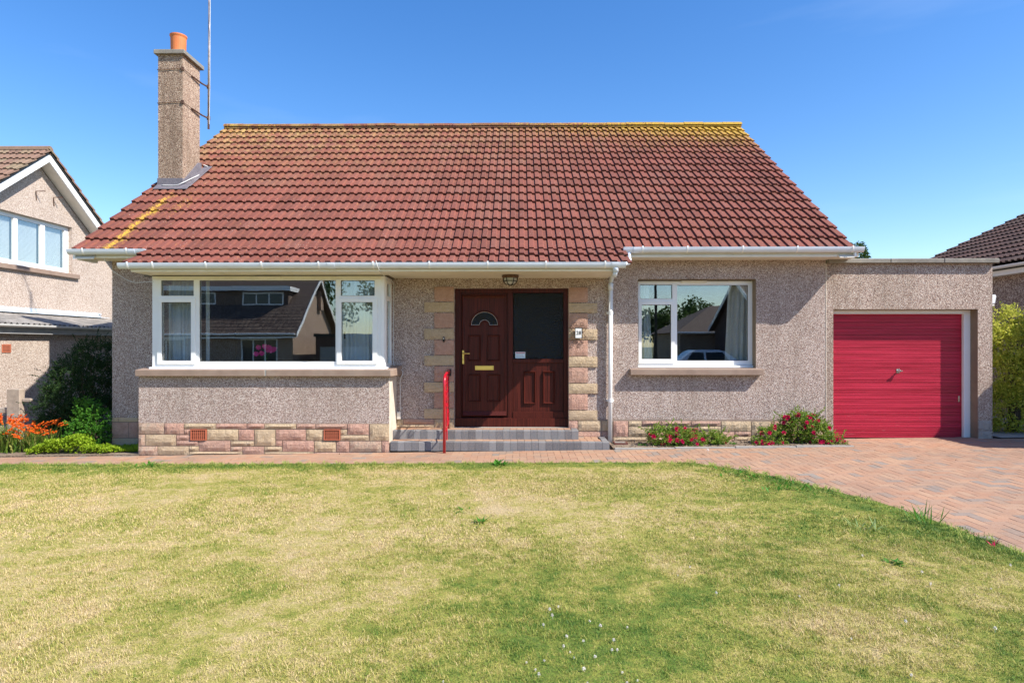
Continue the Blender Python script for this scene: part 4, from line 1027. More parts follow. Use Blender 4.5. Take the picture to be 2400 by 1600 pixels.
# ================================================================== FRONT STEPS
st = thing('front_steps', (0.2, 9.9, 0.03), 'two block-paved steps with charcoal nosings leading up to the front door', 'steps')
def step_block(w, h, d=0.1):
    b = MB(); c = 0.012
    b.add([(0, c, h), (w, c, h), (w, d, h), (0, d, h), (0, 0, h - c), (w, 0, h - c), (0, 0, 0), (w, 0, 0), (0, d, 0), (w, d, 0), (0, .003, h - .003), (w, .003, h - .003)],
          [(0, 1, 2, 3), (10, 11, 1, 0), (4, 5, 11, 10), (6, 7, 5, 4), (5, 7, 9, 2), (5, 2, 1, 11), (4, 3, 8, 6), (4, 10, 0, 3), (3, 2, 9, 8)]); return b
def make_step(xa, xb, yf, yb, z0, z1, seed):
    r = random.Random(seed); n = round((xb - xa) / 0.107); w = (xb - xa) / n
    me = step_block(w - .003, z1 - z0).mesh('nosing_block', M_step)
    for i in range(n):
        put('nosing_block', me, st, (xa + i * w, yf + r.uniform(0, .003), z0 + r.uniform(-.0015, .0015)))
    # side blocks going back along the right edge
    m = int((yb - yf - .1) / .107) + 1
    for i in range(m):
        y = yf + .103 + i * .107
        b = MB(); b.box(xb - .10, xb - .0005, y, min(yb, y + .104), z0, z1 - .001); b.build('nosing_block', M_step, st, bevel=0.005)
    pm = chamfer_box(w - .003, .197, .03, .003).mesh('step_paver', M_paver)
    pm2 = chamfer_box(w - .003, .097, .03, .003).mesh('step_paver', M_paver)
    y = yf + .103; first = True
    while y < yb - .02:
        ph = pm if first else pm2
        for i in range(n - 1): put('step_paver', ph, st, (xa + i * w, y, z1 - .031 + r.uniform(-.001, .001)))
        y += .2 if first else .1; first = False
    b = MB(); b.box(xa + .02, xb - .1, yf + .1, yb, z0 - .05, z1 - .03); return b.build('step_core', M_sand, st)
s1z0, s1z1 = 0.028, 0.164
make_step(PX(913.5, 9.6) + .01, PX(1429, 9.6), 9.60, 9.87, s1z0, s1z1, 1)
make_step(BX1 + .01, PX(1356.5, 9.86), 9.87, 10.30, s1z1 - .001, ZLAND, 2)
# the part of the lower tread that runs past the upper step
x0, x1 = PX(1356.5, 9.86) + .004, PX(1429, 9.6) - .101
b = MB(); b.box(x0, x1, 9.87, 10.18, s1z0, s1z1 - .032); b.build('step_core', M_sand, st)
r = random.Random(4); y = 9.905
while y < 10.14:
    x = x0
    while x < x1 - .03:
        b = chamfer_box(min(.104, x1 - x) - .003, min(.1, 10.18 - y) - .003, .03, .003); put('step_paver', b.mesh('step_paver', M_paver), st, (x, y, s1z1 - .031 + r.uniform(-.001, .001))); x += .104
    y += .1
y = 9.871
while y < 10.15:
    b = MB(); b.box(x1 + .002, x1 + .1, y, y + .1, s1z0, s1z1 - .001); b.build('nosing_block', M_step, st, bevel=0.005); y += .104

# drain gully at the foot of the downpipe
dx, dy = PX(1441, 10.0), 10.0
o = thing('drain_gully', (dx, dy, gz(dx)), 'small brown drain grating in the soil under the white downpipe', 'drain')
mb = MB(); mb.frame(dx - .0, dx + .21, gz(dx), gz(dx) + .0001, .02, 0, 0) if False else None
zt_ = gz(dx) + .05
mb = MB()
for (a, b_, c_, d_) in ((dx - .02, dx + .19, 9.90, 9.92), (dx - .02, dx + .19, 10.08, 10.10), (dx - .02, dx, 9.92, 10.08), (dx + .17, dx + .19, 9.92, 10.08)): mb.box(a, b_, c_, d_, zt_ - .05, zt_)
mb.build('gully_frame', simple('brown_plastic', (0.13, 0.045, 0.035), 0.5), o)
mb = MB()
for k in range(8): mb.box(dx + .004 + k * .0205, dx + .015 + k * .0205, 9.92, 10.08, zt_ - .012, zt_ - .002)
g_ = mb.build('grating', M_conc, o); g_['kind'] = 'stuff'

# ================================================================== HANDRAIL
hxr = PX(1041.5, 9.48); yr0, yr1 = 9.47, 10.09; zg_ = gz(hxr)
hr = thing('handrail', (hxr, yr0, zg_), 'crimson painted handrail with scrollwork beside the front steps', 'handrail')
zb1, zt1 = PZ(893, yr0), PZ(868, yr1)
mb = MB()
mb.tube([(hxr, yr0, zg_ - .02), (hxr, yr0, zb1 - .05), (hxr, yr0 + .006, zb1), (hxr, yr0 + .03, zb1 + .045), (hxr, yr0 + .08, zb1 + .075), (hxr - .004, yr1 - .06, zt1 + .005), (hxr - .004, yr1 - .02, zt1 - .005), (hxr - .004, yr1, zt1 - .03)], .0225, 14)
mb.build('rail', M_redgloss, hr, smooth=True)
mb = MB(); mb.tube([(hxr - .004, yr1, zt1 - .02), (hxr - .004, yr1, ZLAND)], .012, 10); mb.build('rear_post', M_redgloss, hr, smooth=True)
mb = MB(); mb.box(hxr - .01, hxr + .03, yr1 + .02, 10.165, zt1 - .09, zt1 + .02); mb.build('wall_bracket', M_iron, hr, bevel=0.004)
zlo0, zlo1 = s1z1 + .12, ZLAND + .13
mb = MB(); mb.tube([(hxr, yr0, zlo0), (hxr, yr1, zlo1)], .009, 8); mb.build('lower_rail', M_redgloss, hr)
mb = MB(); ymid = 9.80; mb.tube([(hxr, ymid, s1z1), (hxr, ymid, zb1 + .06)], .011, 8); mb.build('mid_post', M_redgloss, hr)
mb = MB(); mb.tube([(hxr, yr0, zb1 - .06), (hxr, yr1, zt1 - .16)], .009, 8); mb.build('upper_rail', M_redgloss, hr)
def scroll(cy, cz, h, flip):
    pts = []
    for k in range(31):
        u = k / 30 * 2 - 1; a = u * 4.2
        rr = h * .22 * (1 - abs(u)) ** .5 if False else 0
        pts.append((cy, cz))
    P_ = []
    for k in range(15):     # upper curl
        a = math.radians(-90 + 330 * (1 - k / 14)); q = .018 + .045 * (k / 14)
        P_.append((cy + flip * (q * math.cos(a)), cz + h * .30 + q * math.sin(a)))
    for k in range(15):
        a = math.radians(90 + 330 * (k / 14)); q = .063 - .045 * (k / 14)
        P_.append((cy - flip * (q * math.cos(a)) * -1 * -1, cz - h * .30 + q * math.sin(a)))
    return P_
for i, (cy, cz) in enumerate(((9.60, .52), (9.72, .80), (9.90, .60), (10.0, .86), (9.62, .95), (9.92, 1.0), (9.99, .50))):
    pts = scroll(cy, cz, .26, 1 if i % 2 else -1)
    mb = MB(); mb.tube([(hxr, y, z) for y, z in pts], .0055, 6); mb.build('scroll', M_redgloss, hr)

# ================================================================== SMALL THINGS ON THE FRONT
# house number
px0, pz1 = P(1348, 768, 10.135); px1, pz0 = P(1364.5, 792.5, 10.135)
pl = thing('house_number_plaque', ((px0 + px1) / 2, 10.15, pz0), 'white house number 28 plaque in a curly wrought iron frame right of the door', 'house number')
mb = MB(); mb.box(px0, px1, 10.130, 10.142, pz0, pz1); mb.build('plate', M_white, pl, bevel=0.004)
mb = MB(); mb.frame(px0 - .004, px1 + .004, pz0 - .004, pz1 + .004, .009, 10.126, 10.1295); mb.build('plate_rim', M_iron, pl)
tc = bpy.data.curves.new('number_text', 'FONT'); tc.body = '28'; tc.size = 0.082; tc.align_x = 'CENTER'; tc.align_y = 'CENTER'; tc.extrude = 0.001; tc.offset = 0.0006
to = bpy.data.objects.new('number_text', tc)
me = bpy.data.meshes.new_from_object(to); me.materials.clear(); me.materials.append(M_iron)
tx = put('number_text', me, pl); tx.matrix_basis = Matrix.Translation(((px0 + px1) / 2, 10.128, (pz0 + pz1) / 2)) @ Matrix.Rotation(math.radians(90), 4, 'X')
cxp, czp = (px0 + px1) / 2, (pz0 + pz1) / 2; hw = (px1 - px0) / 2; hh = (pz1 - pz0) / 2
def spiral(cx, cz, r0, turns, a0, sgn):
    return [(cx + r0 * (1 - .75 * k / 18) * math.cos(a0 + sgn * turns * 2 * math.pi * k / 18), 10.135, cz + r0 * (1 - .75 * k / 18) * math.sin(a0 + sgn * turns * 2 * math.pi * k / 18)) for k in range(19)]
for sx in (-1, 1):
    for sz in (-1, 1):
        mb = MB(); mb.tube(spiral(cxp + sx * .05, czp + sz * (hh + .055), .036, 1.3, math.radians(-90 * sz), sx * sz), .0042, 6)
        mb.tube([(cxp + sx * .01, 10.135, czp + sz * (hh + .004)), (cxp + sx * .012, 10.135, czp + sz * (hh + .03)), (cxp + sx * .05, 10.135, czp + sz * (hh + .019))], .0042, 6); mb.build('scroll', M_rust, pl)
        mb = MB(); mb.tube(spiral(cxp + sx * (hw + .055), czp + sz * (hh + .01), .034, 1.3, 0 if sx < 0 else math.pi, sz * sx), .0042, 6)
        mb.tube([(cxp + sx * (hw + .004), 10.135, czp), (cxp + sx * (hw + .04), 10.135, czp + sz * .03), (cxp + sx * (hw + .06), 10.135, czp + sz * (hh - .015))], .0042, 6); mb.build('scroll', M_rust, pl)
# door bell
bx, bz = P(1040, 795, 10.16)
o = thing('door_bell', (bx, 10.16, bz), 'small black door bell push on the buff stone left of the door', 'door bell')
mb = MB(); mb.box(bx - .015, bx + .015, 10.145, 10.17, bz - .045, bz + .04); mb.build('bell_case', M_iron, o, bevel=0.005)
mb = MB(); mb.lathe([(0, 10.138), (.009, 10.139), (.010, 10.145)], (bx, 0, bz + .012), 12, 'y'); mb.build('push_button', M_white, o)
# porch light
lx_, ly_ = PX(1196, 9.72), 9.72
o = thing('porch_light', (lx_, ly_, ZS_L), 'round bulkhead lamp with a dark cage under the eaves above the front door', 'lamp')
mb = MB(); mb.lathe([(0, ZS_L - .0005), (.128, ZS_L - .0005), (.128, ZS_L - .03), (.112, ZS_L - .045), (0, ZS_L - .045)], (lx_, ly_, 0), 24); mb.build('lamp_base', M_rust, o, smooth=False)
mb = MB(); mb.lathe([(.100, ZS_L - .046), (.096, ZS_L - .085), (.070, ZS_L - .125), (.035, ZS_L - .143), (0, ZS_L - .148)], (lx_, ly_, 0), 20); mb.build('lamp_glass', simple('frosted_glass', (0.42, 0.42, 0.38), 0.25), o, smooth=True)
for a in (0, 60, 120):
    mb = MB(); ca, sa = math.cos(math.radians(a)), math.sin(math.radians(a))
    mb.tube([(lx_ + ca * r_, ly_ + sa * r_, ZS_L - z_) for r_, z_ in ((-.112, .04), (-.106, .09), (-.075, .135), (0, .158), (.075, .135), (.106, .09), (.112, .04))], .006, 6); mb.build('cage_bar', M_iron, o)
mb = MB(); mb.tube([(lx_ + .106 * math.cos(k * math.pi / 12), ly_ + .106 * math.sin(k * math.pi / 12), ZS_L - .092) for k in range(25)], .006, 6, cap=False); mb.build('cage_ring', M_iron, o)

# aerial mast tied to the chimney
mx_, my_ = -6.19, 12.66
o = thing('aerial_mast', (mx_, my_, 5.9), 'tall thin metal aerial mast strapped to the right of the chimney', 'aerial')
mb = MB(); mb.tube([(mx_, my_, PZ(300, my_)), (mx_ + .02, my_, 9.4)], .021, 10); mb.build('mast', M_mast, o, smooth=True)
for zz in (6.76, 6.14):
    mb = MB(); mb.tube([(CX1 + .012, CY0 - .01, zz), (CX1 + .025, CY0 + .25, zz - .01), (CX1 + .02, CY0 + .32, zz - .01)], .006, 6); mb.tube([(CX1 + .02, CY0 + .30, zz - .01), (CX1 + .04, CY1, zz - .015), (mx_, my_, zz - .02)], .016, 8)
    mb.tube([(mx_, my_, zz - .05), (mx_, my_, zz + .02)], .034, 8); mb.build('mast_arm', M_rust, o)
    mb = MB(); mb.tube([(CX1 + .01, CY0 - .012, zz + .005), (CX0 - .01, CY0 - .012, zz - .02)], .005, 6); mb.tube([(CX0 - .01, CY0 - .012, zz - .02), (CX0 - .01, CY1, zz)], .005, 6)
    mb.box(CX1 - .02, CX1 + .022, CY0 - .022, CY0 + .02, zz - .03, zz + .03); mb.build('strap', M_rust, o)
mb = MB(); mb.tube([(mx_ + .03, my_, PZ(120, my_)), (mx_ + .045, my_ - .03, PZ(60, my_)), (mx_ + .04, my_ - .01, 8.8)], .006, 5); mb.tube([(mx_ + .022, my_ - .02, 6.0), (mx_ + .035, my_ - .02, 6.7), (mx_ + .03, my_, PZ(120, my_))], .005, 5); mb.build('mast_cable', M_wire, o)
mb = MB(); mb.tube([(mx_ - .55, my_, 9.3), (mx_ + .6, my_, 9.3)], .012, 6)
for k in range(9): mb.tube([(mx_ - .5 + k * .13, my_ - .16 + .006 * k, 9.3), (mx_ - .5 + k * .13, my_ + .16 - .006 * k, 9.3)], .005, 5)
mb.box(mx_ - .62, mx_ - .58, my_ - .2, my_ + .2, 9.15, 9.45); mb.build('antenna', M_mast, o)
# cables
def cable(pts, r, label, name='cable'):
    mb = MB()
    # Catmull-Rom through the points
    Q_ = [Vector(p) for p in pts]; out = []
    for i in range(len(Q_) - 1):
        a, b, c, d = Q_[max(i - 1, 0)], Q_[i], Q_[i + 1], Q_[min(i + 2, len(Q_) - 1)]
        for k in range(5):
            t = k / 5; out.append(.5 * ((2 * b) + (c - a) * t + (2 * a - 5 * b + 4 * c - d) * t * t + (3 * b - a - 3 * c + d) * t ** 3))
    out.append(Q_[-1]); mb.tube(out, r, 6)
    o = mb.build(name, M_wire, smooth=True); return tag(o, label, 'cable')
def PP(px, py, Y): x, z = P(px, py, Y); return (x, Y, z)
cable([PP(881, 611, 9.06), PP(885, 625, 9.07), PP(892, 638, 9.20), PP(899, 645, 9.5), PP(908, 652, 9.75), PP(921, 661, 10.12), PP(923, 680, 10.14), PP(922, 760, 10.14), PP(922, 845, 10.14), PP(926, 856, 10.13), PP(936, 863, 10.12), PP(944, 870, 10.1), PP(943, 878, 10.1), PP(938, 890, 10.1), PP(938, 915, 10.12), PP(938, 963, 10.14)], .006, 'white cable running down the wall beside the bay window to a small box')
jx, jz = P(935, 972, 10.15)
o = tag(MB().box(jx - .035, jx + .03, 10.12, 10.17, jz - .07, jz + .05).build('junction_box', M_fascia, bevel=0.012), 'small cream junction box low on the wall in the corner beside the steps', 'junction box')
cable([PP(238, 599, 9.83), PP(262, 632, 9.95), PP(280, 645, 10.0), PP(300, 657, 9.98), PP(318, 662, 9.9), PP(340, 661, 9.8), PP(360, 660, 9.67)], .005, 'thin cable sagging from the left eaves to the top of the bay window')
cable([(CX1 + .03, CY1 + .08, zrf(CY1) + .16), (CX1 + .10, CY1 + .14, zrf(CY1) + .13), (CX1 + .12, CY1 - .02, zrf(CY1) - .0), (CX1 + .06, CY0 + .15, zrf(CY0) + .18), (CX1 + .02, CY0 - .05, zrf(CY0) + .06), (CX1 - .1, CY0 - .07, zrf(CY0 - .07) + .06), (CX0 + .1, CY0 - .06, zrf(CY0 - .06) + .06)], .008, 'white cable lying on the lead flashing at the foot of the chimney')

# ================================================================== INSIDE THE WINDOWS
def curtain(x0, x1, z0, z1, y, mat, label, group=None, taper=0.0, amp=.03, per=.07, seed=0):
    r = random.Random(seed); n = int((x1 - x0) / .008); vs = []; rows_ = 8
    ph = [r.uniform(-.6, .6) for _ in range(40)]
    for j in range(rows_ + 1):
        v = j / rows_; zz = z1 + (z0 - z1) * v
        for i in range(n + 1):
            u = i / n; xw_ = x0 + (x1 - x0) * u + taper * v * (u if taper > 0 else (1 - u))
            a = u * (x1 - x0) / per * 2 * math.pi
            vs.append((xw_, y + amp * math.sin(a + ph[int(u * 30)] * .8 + v * .5) + amp * .4 * math.sin(a * 2.3 + 1), zz))
    mb = MB(); mb.add(vs, [(j * (n + 1) + i, j * (n + 1) + i + 1, (j + 1) * (n + 1) + i + 1, (j + 1) * (n + 1) + i) for j in range(rows_) for i in range(n)])
    o = mb.build('curtain', mat, smooth=True, recalc=False); return tag(o, label, 'curtain', group)
M_net = simple('net_curtain', (0.72, 0.76, 0.80), 0.9, var=.06); M_cream = simple('cream_curtain', (0.80, 0.77, 0.70), 0.9, var=.06)
curtain(PX(402, 9.9), PX(455, 9.9), 1.3, 2.62, 9.90, M_net, 'pale folded curtain at the left side of the bay window', seed=1)
curtain(PX(480, 9.95), PX(489, 9.95), 1.3, 2.62, 9.97, M_net, 'narrow edge of a pale curtain just left in the big bay pane', seed=2, per=.05, amp=.015)
curtain(PX(794, 9.9), PX(884, 9.9), 1.3, 2.62, 9.90, M_net, 'pale folded curtain behind the right side lights of the bay window', seed=3)
curtain(PX(1503, 10.6), PX(1521, 10.6), WZ0 + .02, WZ1, 10.62, M_net, 'pale net curtain at the left of the small window', seed=4, taper=.06, per=.05)
curtain(PX(1705, 10.6), PX(1764, 10.6), WZ0 + .02, WZ1 + .02, 10.54, M_cream, 'cream curtain gathered at the right of the small window', seed=5, taper=-.06, per=.085, amp=.035)
# inner window boards
mb = MB(); mb.box(BX0 + .26, BX1 - .28, YF + .065, 9.90, 1.235, 1.262); mb.build('window_board', M_fascia, bung)
mb = MB(); mb.box(WX0 + .004, WX1 - .004, 10.415, 10.58, WZ0 + .01, WZ0 + .03); mb.build('window_board', M_fascia, bung)
vx, vz = PX(622, 9.80), 1.262
o = thing('flower_vase', (vx, 9.80, vz), 'vase of bright pink flowers standing inside the big bay window', 'vase of flowers')
mb = MB(); mb.lathe([(0, vz), (.03, vz), (.035, vz + .05), (.02, vz + .10), (.024, vz + .13)], (vx, 9.80, 0), 14); mb.build('vase', simple('clear_vase', (0.12, 0.13, 0.14), 0.1), o, smooth=True)
rv = random.Random(9)
mbs = MB(); 
for k, (px, py) in enumerate(((606, 814), (621, 812), (614, 828), (601, 829), (632, 815), (637, 822), (643, 818), (628, 820))):
    c_ = Vector(PP(px, py, 9.77 + rv.uniform(-.02, .02))); mbs.tube([(vx, 9.80, vz + .10), (vx * .5 + c_.x * .5, 9.8, c_.z - .05), tuple(c_)], .003, 5)
    b = MB()
    for q in range(9):
        a = q * 2.4; rr = .034 + .014 * rv.random(); d_ = Vector((math.cos(a) * rr, -.012, math.sin(a) * rr * .9 + .004)); t2 = Vector((-math.sin(a), .3, math.cos(a))) * .020
        b.add([c_, c_ + d_ * .6 + t2, c_ + d_ * 1.15, c_ + d_ * .6 - t2], [(0, 1, 2, 3)])
    b.build('flower', M_pink, o, recalc=False)
mbs.build('stems', M_lf_green, o)
mgx = PX(1718.5, 10.48); mgz = WZ0 + .031
o = tag(MB().lathe([(0, mgz), (.036, mgz), (.042, mgz + .10), (.038, mgz + .10), (.033, mgz + .01), (0, mgz + .01)], (mgx, 10.49, 0), 16).build('blue_pot', simple('blue_ceramic', (0.02, 0.10, 0.75), 0.3), smooth=True), 'small bright blue pot on the sill inside the small window', 'pot')

# ================================================================== NEIGHBOUR ON THE LEFT
nb = thing('neighbour_house', (-12, 15.8, 0), 'peach pebble-dashed house with white bargeboards and blinds, left of the bungalow', 'house')
XN = -12.0; YA = 15.78; NP = math.radians(36.2); tn = math.tan(NP); ZA = 6.42
def wall_x(mb, x, thick, ys_, zs_, op):
    tmp = MB(); wall_grid(tmp, ys_, zs_, 0, thick, op)
    for v in tmp.v: pass
    mb.add([(x - v[1], v[0], v[2]) for v in tmp.v], [tuple(f) for f in tmp.f])
wy1 = 12 * 1500 / (1218 - 160); wzt = EYE + (808 - 530) / 1500 * 16.95; wzb = EYE + (808 - 640) / 1500 * 16.95
WOP = (14.08, 17.02, wzb, wzt)
EV = 3.05
mb = MB(); wall_x(mb, XN, 0.25, [YA - 4.6, YA + 4.6], [-0.4, EV], [(14.08, 17.02, wzb - 5, wzb - 4)])
# gable above the eaves with the window cut out
def gz_(y): return ZA - .28 - abs(y - YA) * tn
ylist = sorted(set([YA - 4.6, YA, YA + 4.6, 14.08, 17.02]))
for a, b_ in zip(ylist, ylist[1:]):
    za, zb_ = gz_(a), gz_(b_)
    segs = [(EV, EV, za, zb_)] if not (14.07 < (a + b_) / 2 < 17.03) else [(EV, EV, wzb, wzb), (wzt, wzt, za, zb_)]
    for (l0, l1, h0, h1) in segs:
        for xx in (XN, XN - .25): mb.add([(xx, a, l0), (xx, b_, l1), (xx, b_, h1), (xx, a, h0)], [(0, 1, 2, 3)])
for (p0, p1) in (((14.08, wzb), (17.02, wzb)), ((17.02, wzb), (17.02, wzt)), ((17.02, wzt), (14.08, wzt)), ((14.08, wzt), (14.08, wzb))):
    mb.add([(XN, *p0), (XN, *p1), (XN - .25, *p1), (XN - .25, *p0)], [(0, 1, 2, 3)])
mb.build('gable_wall', M_harl_nb, nb, recalc=False)
mb = MB(); mb.box(XN - 9, XN - .26, YA - 4.6, YA - 4.4, -.4, EV); mb.box(XN - 9, XN - .26, YA + 4.4, YA + 4.6, -.4, EV); mb.build('side_wall', M_harl_nb, nb)
mb = MB(); mb.box(XN - 2.2, XN - 2.1, 12.5, 18, 2.9, 5.4); mb.box(XN - 2.1, XN - .25, 12.5, 18, 2.8, 2.9); mb.build('interior_wall', M_inside, nb)
# window: frame, three lights, blinds
nw = MB(); ny = [(14.17, 15.16), (15.28, 16.02), (16.17, 16.86)]
tmp = MB(); wall_grid(tmp, [14.083, 17.017], [wzb + .003, wzt - .003], 0, .06, [(a, b_, wzb + .13, wzt - .10) for a, b_ in ny]); nw.add([(XN - .10 - v[1], v[0], v[2]) for v in tmp.v], tmp.f)
nw = nw.build('window', M_white, nb, recalc=False)
for a, b_ in ny:
    mb = MB(); mb.box(XN - .135, XN - .13, a, b_, wzb + .13, wzt - .10); mb.build('pane', M_glass, nw)
    mb = MB(); zz = wzb + .15
    while zz < wzt - .12: mb.prism([(XN - .19, zz), (XN - .200, zz + .026), (XN - .197, zz + .027), (XN - .187, zz + .001)], 'y', a + .02, b_ - .02); zz += .030
    o = mb.build('blind', M_white, nw); 
mb = MB(); mb.box(XN - .10, XN + .08, 13.9, 17.22, wzb - .12, wzb - .005); mb.build('window_sill', M_sill, nb, bevel=.006)
for sgn in (-1, 1):
    yy = lambda s: YA + sgn * s
    # bargeboard, soffit, roof slab
    mb = MB(); mb.prism([(yy(0), ZA), (yy(5.0), ZA - 5.0 * tn), (yy(5.0), ZA - 5.0 * tn - .25), (yy(0), ZA - .25)], 'x', XN + .27, XN + .31); mb.build('bargeboard', M_white, nb)
    mb = MB(); mb.prism([(yy(0), ZA - .235), (yy(5.0), ZA - 5.0 * tn - .235), (yy(5.0), ZA - 5.0 * tn - .25), (yy(0), ZA - .25)], 'x', XN - .01, XN + .268); mb.build('verge_soffit', M_fascia, nb)
    mb = MB(); mb.prism([(yy(0), ZA + .005), (yy(5.1), ZA - 5.1 * tn + .005), (yy(5.1), ZA - 5.1 * tn - .05), (yy(0), ZA - .05)], 'x', XN - 9, XN + .33); nrf = mb.build('roof', M_iron, nb)
    if sgn < 0: nroof = nrf
    g2_ = .34; w2 = .30; L2 = g2_ + .07
    mt = tile_mesh('tile', w2 - .002, 2, L2, M_tile_l)
    lst = []
    for row in range(18):
        for k in range(0, 30):
            x = XN + .35 - (k + 1) * w2; s = row * g2_
            if sgn < 0:
                M = Matrix.Translation((x, YA - 6.1 * math.cos(NP) + s * math.cos(NP), ZA + .03 - 6.1 * math.sin(NP) + s * math.sin(NP))) @ Euler((NP, 0, 0)).to_matrix().to_4x4()
                lst.append((mt, M))
            elif k < 3:
                M = Matrix.Translation((x + w2, YA + 6.1 * math.cos(NP) - s * math.cos(NP), ZA + .03 - 6.1 * math.sin(NP) + s * math.sin(NP))) @ Euler((0, 0, math.pi)).to_matrix().to_4x4() @ Euler((NP, 0, 0)).to_matrix().to_4x4()
                lst.append((mt, M))
    lst.sort(key=lambda e: (-e[1][2][3], -e[1][0][3]))
    if sgn < 0:
        near = [e for e in lst if e[1][0][3] > -14.5 and e[1][2][3] > 4.7]
        for me_, M in near: o = put('tile', me_, nrf); o.matrix_local = M
        joined('tile_field', None, [e for e in lst if e not in near], M_tile_l, nrf)
    else: joined('tile_field', None, lst, M_tile_l, nrf)
mb = MB(); mb.tube([(XN - 9, YA, ZA + .03), (XN + .33, YA, ZA + .03)], .11, 10); mb.build('ridge_tile', M_tile_l, nb)
for (px, py) in ((73, 445), (115, 460)):
    y_ = 12 * 1500 / (1218 - px); z_ = EYE + (808 - py) / 1500 * y_
    mb = MB(); mb.tube([(XN + .01, y_ + .02, z_ - .22), (XN + .03, y_ - .02, z_), (XN + .22, y_ + .04, z_ + .01)], .012, 6); mb.build('wall_hook', M_rust, nb)
mb = MB(); y_ = 12 * 1500 / (1218 - 222.5); z_ = EYE + (808 - 739) / 1500 * y_; mb.tube([(XN + .01, y_, z_ + .04), (XN + .06, y_ + .04, z_), (XN + .06, y_, z_ - .05)], .01, 6); mb.build('wall_hook', M_rust, nb)
# lean-to
XLn = -10.0
lt = thing('lean_to_garage', (-10, 13, 0), 'low pebble-dashed lean-to with a corrugated roof against the neighbouring house', 'lean-to')
mb = MB(); mb.box(XLn - .2, XLn, 8.6, 18.0, -.4, 1.90); mb.box(XN + .01, XLn - .2, 8.6, 8.8, -.4, 1.90); mb.build('wall', M_harl_nb, lt)
# corrugated sheet: waves run down the slope (along X), so the profile repeats along Y
mb = MB(); ny_ = 0; vs = []; yy_ = 8.4; pts_ = []
while yy_ < 18.2: pts_.append(yy_); yy_ += .0183
zr0, zr1 = 2.035, 2.37
for j in range(4):
    u = j / 3
    for y_ in pts_: vs.append((XLn + .14 + (XN - XLn - .14) * u, y_, zr0 + (zr1 - zr0) * u + .024 * math.sin(y_ / .146 * 2 * math.pi)))
n = len(pts_); mb.add(vs, [(j * n + i, j * n + i + 1, (j + 1) * n + i + 1, (j + 1) * n + i) for j in range(3) for i in range(n - 1)])
tcm = simple('mossy_asbestos', (0.24, 0.22, 0.20), 0.95, var=.4, nscale=5, bump=.01, bscale=40, dirt=((0.07, 0.065, 0.06), 0.7))
mb.build('corrugated_roof', tcm, lt, smooth=True, recalc=False)
mb = MB(); mb.box(XN + .002, XN + .012, 8.4, 18.2, zr1 - .0, zr1 + .15); mb.prism([(XN + .012, zr1 + .045), (XN + .26, zr1 + .02), (XN + .26, zr1 + .01), (XN + .012, zr1 + .03)], 'y', 8.4, 18.2); mb.build('flashing', simple('pale_flashing', (0.50, 0.56, 0.62), .4, var=.15, nscale=14), lt)
n = 8; R = .055; yc_ = XLn + .20; zt_ = 2.02
prof = [(yc_ + R * math.cos(math.pi * k / n), zt_ - R * math.sin(math.pi * k / n)) for k in range(n + 1)] + [(yc_ + (R - .005) * math.cos(math.pi * k / n), zt_ - (R - .005) * math.sin(math.pi * k / n)) for k in range(n, -1, -1)]
mb = MB(); mb.prism(prof, 'y', 8.4, 18.2); mb.build('gutter', M_white, lt)
mb = MB(); mb.box(XLn + .105, XLn + .125, 8.4, 18.2, 1.84, 2.0); mb.box(XLn + .001, XLn + .105, 8.4, 18.2, 1.84, 1.86); mb.build('fascia', simple('grey_fascia', (0.36, 0.36, 0.36), .6), lt)
ya_ = 10 * 1500 / 1230; mbv = MB()
y0_, y1_ = 10 * 1500 / (1218 + 8), 10 * 1500 / (1218 - 13.5); z1_ = EYE + (808 - 806.5) / 1500 * 12.4; z0_ = EYE - (826 - 808) / 1500 * 12.4
mb = MB(); mb.box(XLn + .001, XLn + .012, y0_, y1_, z0_, z1_)
for i in range(6):
    for j in range(5):
        yq = y0_ + .02 + (y1_ - y0_ - .04) * (i + .5) / 6; zq = z0_ + .015 + (z1_ - z0_ - .03) * (j + .5) / 5
        mbv.box(XLn + .0125, XLn + .0135, yq - .007, yq + .007, zq - .008, zq + .008)
ab = mb.build('air_brick', M_airbrick, lt); o = mbv.build('vent_hole', M_black, ab); o['kind'] = 'stuff'

# ================================================================== NEIGHBOUR ON THE RIGHT
nr_ = thing('neighbour_house', (9.6, 14, 0), 'neighbouring house with a low dark brown tiled roof and white gutter, right of the garage', 'house')
XQ = 9.75; QP = math.radians(25.5); QY1 = 17.1
mb = MB(); mb.box(XQ, XQ + .3, 8.0, QY1 - .2, -.3, 3.1); mb.build('side_wall', harl('harling_grey_brown', HARL, 60, (0.72, 0.66, 0.58), .3), nr_)
xe = 9.55; ze = 3.20
mb = MB(); mb.prism([(xe, ze - .02), (xe + 6, ze - .02 + 6 * math.tan(QP)), (xe + 6, ze - .12 + 6 * math.tan(QP)), (xe, ze - .1)], 'y', 8.0, QY1); nrr = mb.build('roof', M_iron, nr_)
g2_ = .34; w2 = .30; mt = tile_mesh('tile', w2 - .002, 2, g2_ + .07, M_tile_r); lst = []
Rz = Matrix.Rotation(-math.pi / 2, 4, 'Z')
for row in range(19):
    for k in range(30):
        s = row * g2_; y = QY1 - k * w2
        if y < 8.2: continue
        M = Matrix.Translation((xe - .06 + s * math.cos(QP), y, ze + .0 + s * math.sin(QP))) @ Rz @ Euler((QP, 0, 0)).to_matrix().to_4x4()
        lst.append((mt, M, s + (QY1 - y) * 0.0))
vis = lambda M: M[0][3] / M[1][3] < .86
near = sorted([e for e in lst if vis(e[1])], key=lambda e: e[1][1][3])[:300]
ids = set(id(e) for e in near)
for me_, M, _ in near: o = put('tile', me_, nrr); o.matrix_local = M
